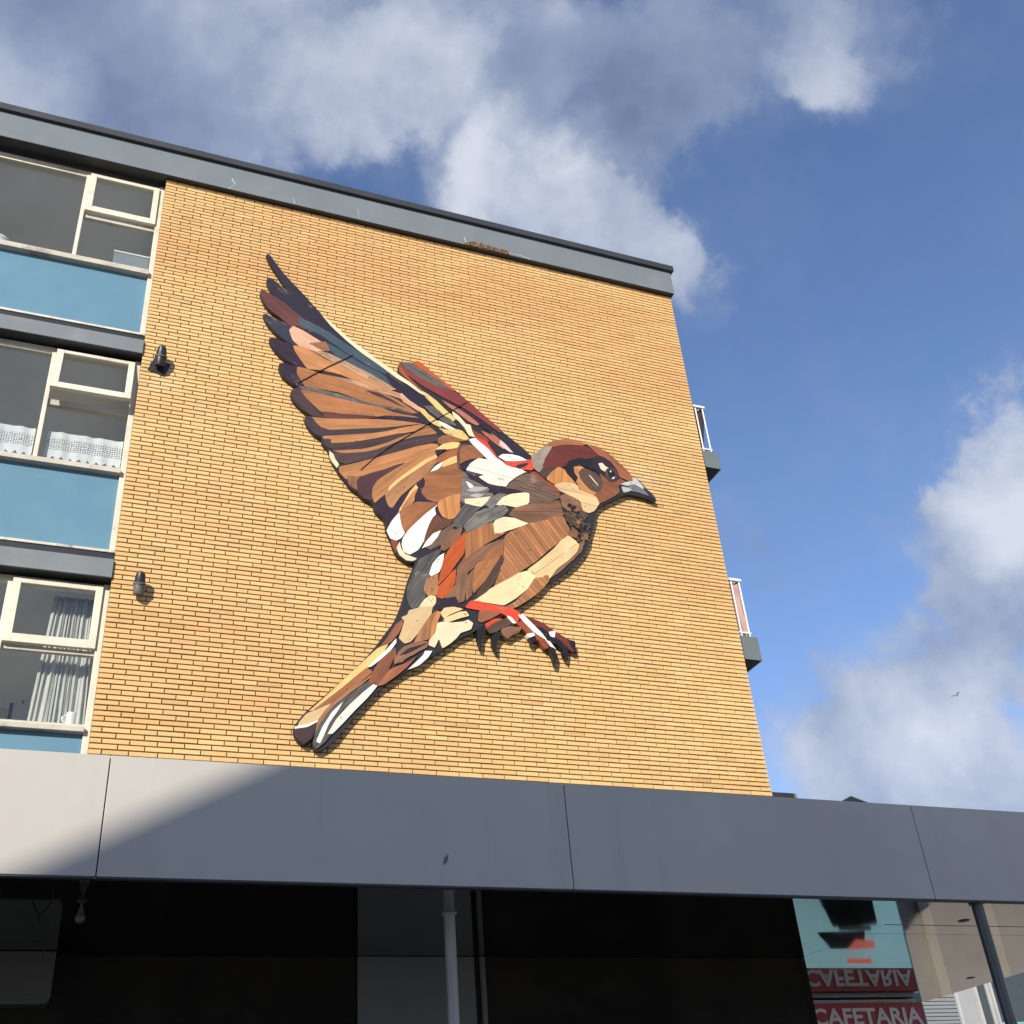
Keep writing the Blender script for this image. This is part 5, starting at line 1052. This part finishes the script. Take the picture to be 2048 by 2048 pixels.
# ------------------------------------------------------------------ shop fronts under the canopy
shop = empty('shop_building', (3.0, 0.1, 0)); shop.matrix_basis = Matrix.Translation((3.0, 0.1, 0)); tag(shop, 'dark closed shop front in the shade under the canopy with one pale pillar', 'shop front')
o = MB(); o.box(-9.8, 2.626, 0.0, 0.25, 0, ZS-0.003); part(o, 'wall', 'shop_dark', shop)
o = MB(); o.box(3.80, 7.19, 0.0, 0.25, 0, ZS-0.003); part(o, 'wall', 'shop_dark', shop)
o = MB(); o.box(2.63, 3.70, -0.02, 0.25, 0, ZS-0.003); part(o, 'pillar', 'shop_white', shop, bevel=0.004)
o = MB(); o.box(3.704, 3.74, -0.01, 0.2, 0, ZS-0.003); part(o, 'door_frame', 'shop_dark', shop)
o = MB(); o.tube((3.77, -0.035, 0), (3.77, -0.035, ZS-0.006), 0.025, n=14); part(o, 'downpipe', 'shop_white', shop, smooth_=True)
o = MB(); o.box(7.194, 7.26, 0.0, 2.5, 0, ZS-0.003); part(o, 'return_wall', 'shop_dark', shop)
# rounded sign hanging on the left
rs = MB(); x0, x1, z0, z1, rad = -1.9, 0.178, 1.6+1.755, ZS-0.006, 0.06
pts = []
for cx, cz, a0 in ((x1-rad, z0+rad, -90), (x1-0.01, z1-0.01, 0), (x0+0.01, z1-0.01, 90), (x0+rad, z0+rad, 180)):
    rr_ = rad if cz < 3.5 else 0.01
    for k in range(7): a = R(a0+15*k); pts.append((cx+rr_*math.cos(a), cz+rr_*math.sin(a)))
rs.prism_y(pts, -0.16, -0.001); so_ = rs.done('shop_sign_panel', 'sign_olive', None); tag(so_, 'blank olive-grey sign panel with rounded corners on the dark shop front', 'sign')
rs = MB(); rs.box(-1.85, 0.12, -0.164, -0.1605, z0+0.06, z1-0.06); o = rs.done('sign_face', 'sign_olive', None); o.parent = so_

# cafeteria in the recess
cafe = empty('cafeteria_building', (9.0, 2.6, 0)); cafe.matrix_basis = Matrix.Translation((9.0, 2.6, 0)); tag(cafe, 'teal cafeteria front with an added glowing panel in the recess behind the red sign', 'shop front')
o = MB(); o.box(7.27, 10.77, 2.53, 2.8, 0, ZS-0.003); part(o, 'wall', 'teal_paint', cafe)
o = MB(); o.box(7.6, 10.72, 2.500, 2.528, 0.4, 3.62); part(o, 'added_glow_panel', 'teal_glow', cafe)  # glowing sheet below the view, added to light up the soffit's reflection
o = MB(); o.prism_y([(9.42, 2.30), (10.30, 2.30), (10.28, 2.78), (9.62, 2.82)], 2.44, 2.499); part(o, 'menu_board', 'shop_dark', cafe)
o = MB(); o.prism_y([(9.34, 2.90), (10.08, 2.87), (10.02, 3.02), (9.72, 3.08), (9.51, 3.08)], 2.47, 2.499); part(o, 'valance', 'dark_cloth', cafe)
o = MB(); o.prism_y([(9.72, 3.10), (10.17, 3.08), (10.18, 2.98), (9.90, 2.97)], 2.455, 2.469); part(o, 'poster', 'glowing_red_poster', cafe)
o = MB(); o.box(9.72, 10.09, 2.485, 2.499, 3.20, 3.25); part(o, 'poster', 'glowing_red_poster', cafe)
o = MB(); o.box(9.70, 10.20, 2.487, 2.4995, 2.80, 2.86); part(o, 'trim', 'beige_render', cafe)
o = MB(); o.box(7.27, 10.77, 2.81, 8.0, 0, 3.7); part(o, 'building_mass', 'beige_render', cafe)
sg = empty('cafeteria_sign', (9.55, 2.1, 1.6+1.80)); sg.matrix_basis = Matrix.Translation((9.55, 2.1, 1.6+1.80)); tag(sg, 'red sign board with white CAFETARIA lettering below the canopy soffit', 'sign')
o = MB(); o.box(8.62, 10.39, 2.1, 2.18, 1.6+1.80, 1.6+2.078); part(o, 'board', 'sign_red', sg, bevel=0.005)
o = MB(); o.box(8.62, 10.39, 2.19, 2.49, ZS-0.08, ZS-0.012); part(o, 'bracket', 'white_paint', sg)
def lettering(txt, x0, x1, z0, z1, y, mat, parent):
    cu = bpy.data.curves.new('lettering', 'FONT'); cu.body = txt; cu.extrude = 0.004; cu.size = 1.0; cu.offset = 0.028; cu.resolution_u = 3
    tmp = bpy.data.objects.new('tmp_text', cu); C.objects.link(tmp)
    bpy.context.view_layer.update()
    dg = bpy.context.evaluated_depsgraph_get()
    me = bpy.data.meshes.new_from_object(tmp.evaluated_get(dg)); me.name = 'lettering'
    bpy.data.objects.remove(tmp); bpy.data.curves.remove(cu)
    co = np.array([v.co[:] for v in me.vertices]); mn, mx = co.min(0), co.max(0)
    for v in me.vertices:
        u = (v.co.x-mn[0])/(mx[0]-mn[0]); w_ = (v.co.y-mn[1])/(mx[1]-mn[1])
        v.co = (x0+(x1-x0)*u, y-v.co.z*1.0, z0+(z1-z0)*w_)
    me.materials.clear(); me.materials.append(MAT[mat])
    ob = link('lettering', me, None, parent); ob.matrix_parent_inverse = parent_inv(parent)
    return ob
lettering('CAFETARIA', 8.72, 10.335, 1.6+1.828, 1.6+2.022, 2.094, 'letter_white', sg)

# ------------------------------------------------------------------ behind and beside
side = empty('side_building', (15.0, 6.2, 0)); side.matrix_basis = Matrix.Translation((15.0, 6.2, 0)); tag(side, 'low beige building with roller shutter and white door beyond the canopy end', 'building')
o = MB(); o.box(11.6, 24, 6.1, 12, 0, 3.55); part(o, 'wall', 'beige_render', side)
o = MB(); o.box(11.6, 24, 6.08, 12, 3.56, 6.0); part(o, 'upper_wall', 'shaded_white_wall', side)
for x in (12.4, 14.2, 15.6, 17.0, 19.2):
    o = MB(); o.box(x, x+0.22, 6.0, 6.098, 0, 3.55); part(o, 'pilaster', 'beige_dark', side)
o = MB(); o.box(13.2, 14.44, 6.02, 6.078, 3.60, 4.9); shb = part(o, 'roller_shutter', 'shutter_grey', side)
for k in range(22):
    o = MB(); o.prism_y([(13.2, 3.61+k*0.058), (14.44, 3.61+k*0.058), (14.44, 3.655+k*0.058), (13.2, 3.655+k*0.058)], 6.0, 6.019); part(o, 'slat', 'shutter_grey', shb)
o = MB(); o.box(14.46, 14.52, 5.99, 6.078, 3.6, 4.9); part(o, 'guide_rail', 'dull_white', side)
o = MB(); o.frame(14.92, 15.22, 3.60, 4.72, 0.05, 0.05, 0.06, 0.06, 6.0, 6.07); dr = part(o, 'door', 'dull_white', side)
o = MB(); o.box(14.97, 15.17, 6.03, 6.04, 3.66, 4.66); part(o, 'door_glass', 'lamp_glass', dr)
o = MB(); o.frame(15.26, 16.5, 3.58, 4.9, 0.05, 0.05, 0.05, 0.06, 6.0, 6.07); wn = part(o, 'window', 'dull_white', side)
o = MB(); o.box(15.31, 16.45, 6.03, 6.04, 3.63, 4.84); part(o, 'pane', 'lamp_glass', wn)
for k in range(7):
    o = MB(); o.box(15.31, 16.45, 6.01, 6.022, 3.66+k*0.055, 3.69+k*0.055); part(o, 'blind_slat', 'teal_paint', wn)

an = empty('rear_annex', (8.2, 4, 3.75)); an.matrix_basis = Matrix.Translation((8.2, 4, 3.75)); tag(an, 'flat-roofed annex with weathered concrete eave just right of the brick wall', 'building')
o = MB(); o.box(7.30, 8.95, 2.9, 6.0, 3.76, 1.6+4.575); part(o, 'wall', 'roof_black', an)
o = MB(); o.box(7.28, 9.12, 2.0, 6.1, 1.6+4.578, 1.6+4.65); part(o, 'roof_slab', 'concrete_brown', an, bevel=0.012)
o = MB(); o.path([(7.4, 2.3, 1.6+4.65), (7.4, 2.3, 1.6+4.75), (8.95, 2.3, 1.6+4.72), (8.95, 2.3, 1.6+4.65)], 0.006, 6); part(o, 'wire_rail', 'shutter_grey', an)
hs = empty('black_roofed_house', (23, 17, 0)); hs.matrix_basis = Matrix.Translation((23, 17, 0)); tag(hs, 'distant house whose black roof peak shows above the canopy edge', 'house')
o = MB(); o.prism_y([(18.0, 8.45), (20.81, 11.31), (29.0, 8.93)], 15.0, 24.0); part(o, 'roof', 'roof_black', hs)
o = MB(); o.prism_y([(18.2, 0.0), (28.8, 0.0), (28.8, 8.90), (20.81, 11.2), (18.2, 8.55)], 15.2, 23.8); part(o, 'wall', 'house_brick', hs)

# house across the street that shades the lower right of the canopy
op = empty('opposite_house', (-6, -22, 0)); op.matrix_basis = Matrix.Translation((-6, -22, 0)); tag(op, 'tall brick house across the street whose roof slope shades the canopy', 'house')
Ls = 22.0; T = S*Ls
px = lambda X: X+T.x
slope = 0.54
prof = lambda X: 3.742+slope*(X+0.20)+T.z
yb = YC+T.y
xl, xr_ = -6.5, 3.4
zt_ = prof(xr_)
o = MB(); o.prism_y([(px(xl), 0), (px(9.6), 0), (px(9.6), zt_-0.3), (px(xr_)+0.3, zt_-0.3), (px(xl), prof(xl)-0.3)], yb-11, yb-0.05); hw = part(o, 'wall', 'house_brick', op)
o = MB(); o.prism_y([(px(xl)-0.2, prof(xl-0.2)-0.25), (px(xl)-0.2, prof(xl-0.2)), (px(xr_), zt_), (px(9.8), zt_), (px(9.8), zt_-0.25), (px(xr_)+0.1, zt_-0.25)], yb-11.2, yb); part(o, 'roof', 'roof_tile', op)
for r_ in range(3):
    for c_ in range(7):
        xw = px(xl)+1.0+c_*2.6; zw = 1.2+r_*3.0
        if zw+1.6 > min(zt_, prof(xw-T.x))-0.6 or xw+1.7 > px(9.4): continue
        o = MB(); o.frame(xw, xw+1.6, zw, zw+1.6, 0.08, 0.08, 0.08, 0.08, yb-0.045, yb+0.04); fo = part(o, 'window', 'white_paint', op)
        o = MB(); o.box(xw+0.08, xw+1.52, yb-0.03, yb-0.02, zw+0.08, zw+1.52); part(o, 'pane', 'lamp_glass', fo)

# gull far off in the sky
gd = 70.0; gx, gy, gz = 1.0339*gd, gd-10, 1.6+0.5289*gd
gb = MB(); bm = gb.bm
ring = []
prof_b = [(-0.30, 0.006), (-0.22, 0.03), (-0.10, 0.06), (0.02, 0.065), (0.14, 0.045), (0.20, 0.035), (0.25, 0.03), (0.29, 0.008)]
gb.lathe((gx, gy, gz), (1, 0.2, 0.1), prof_b, 10)
for sgn in (-1, 1):
    st = [(0.0, 0.10, -0.08, 0.03), (0.25, 0.12, -0.06, 0.14), (0.5, 0.06, -0.09, 0.10), (0.72, -0.10, -0.16, 0.02)]
    up_ = []; lo_ = []
    for (s_, f_, b__, h_) in st:
        up_.append((bm.verts.new((gx+f_, gy+sgn*s_*0.75+0.0, gz+h_+s_*0.1)), bm.verts.new((gx+b__, gy+sgn*s_*0.75, gz+h_-0.01+s_*0.1))))
        lo_.append((bm.verts.new((gx+f_, gy+sgn*s_*0.75, gz+h_-0.02+s_*0.1)), bm.verts.new((gx+b__, gy+sgn*s_*0.75, gz+h_-0.025+s_*0.1))))
    for k in range(3):
        a, b_, c_, d_ = up_[k], up_[k+1], lo_[k], lo_[k+1]
        for q in ((a[0], b_[0], b_[1], a[1]), (c_[0], c_[1], d_[1], d_[0]), (a[0], c_[0], d_[0], b_[0]), (a[1], b_[1], d_[1], c_[1])): bm.faces.new(q)
tag(gb.done('gull', 'gull_white', None, smooth_=True), 'tiny pale gull gliding in the blue sky right of the building', 'bird')
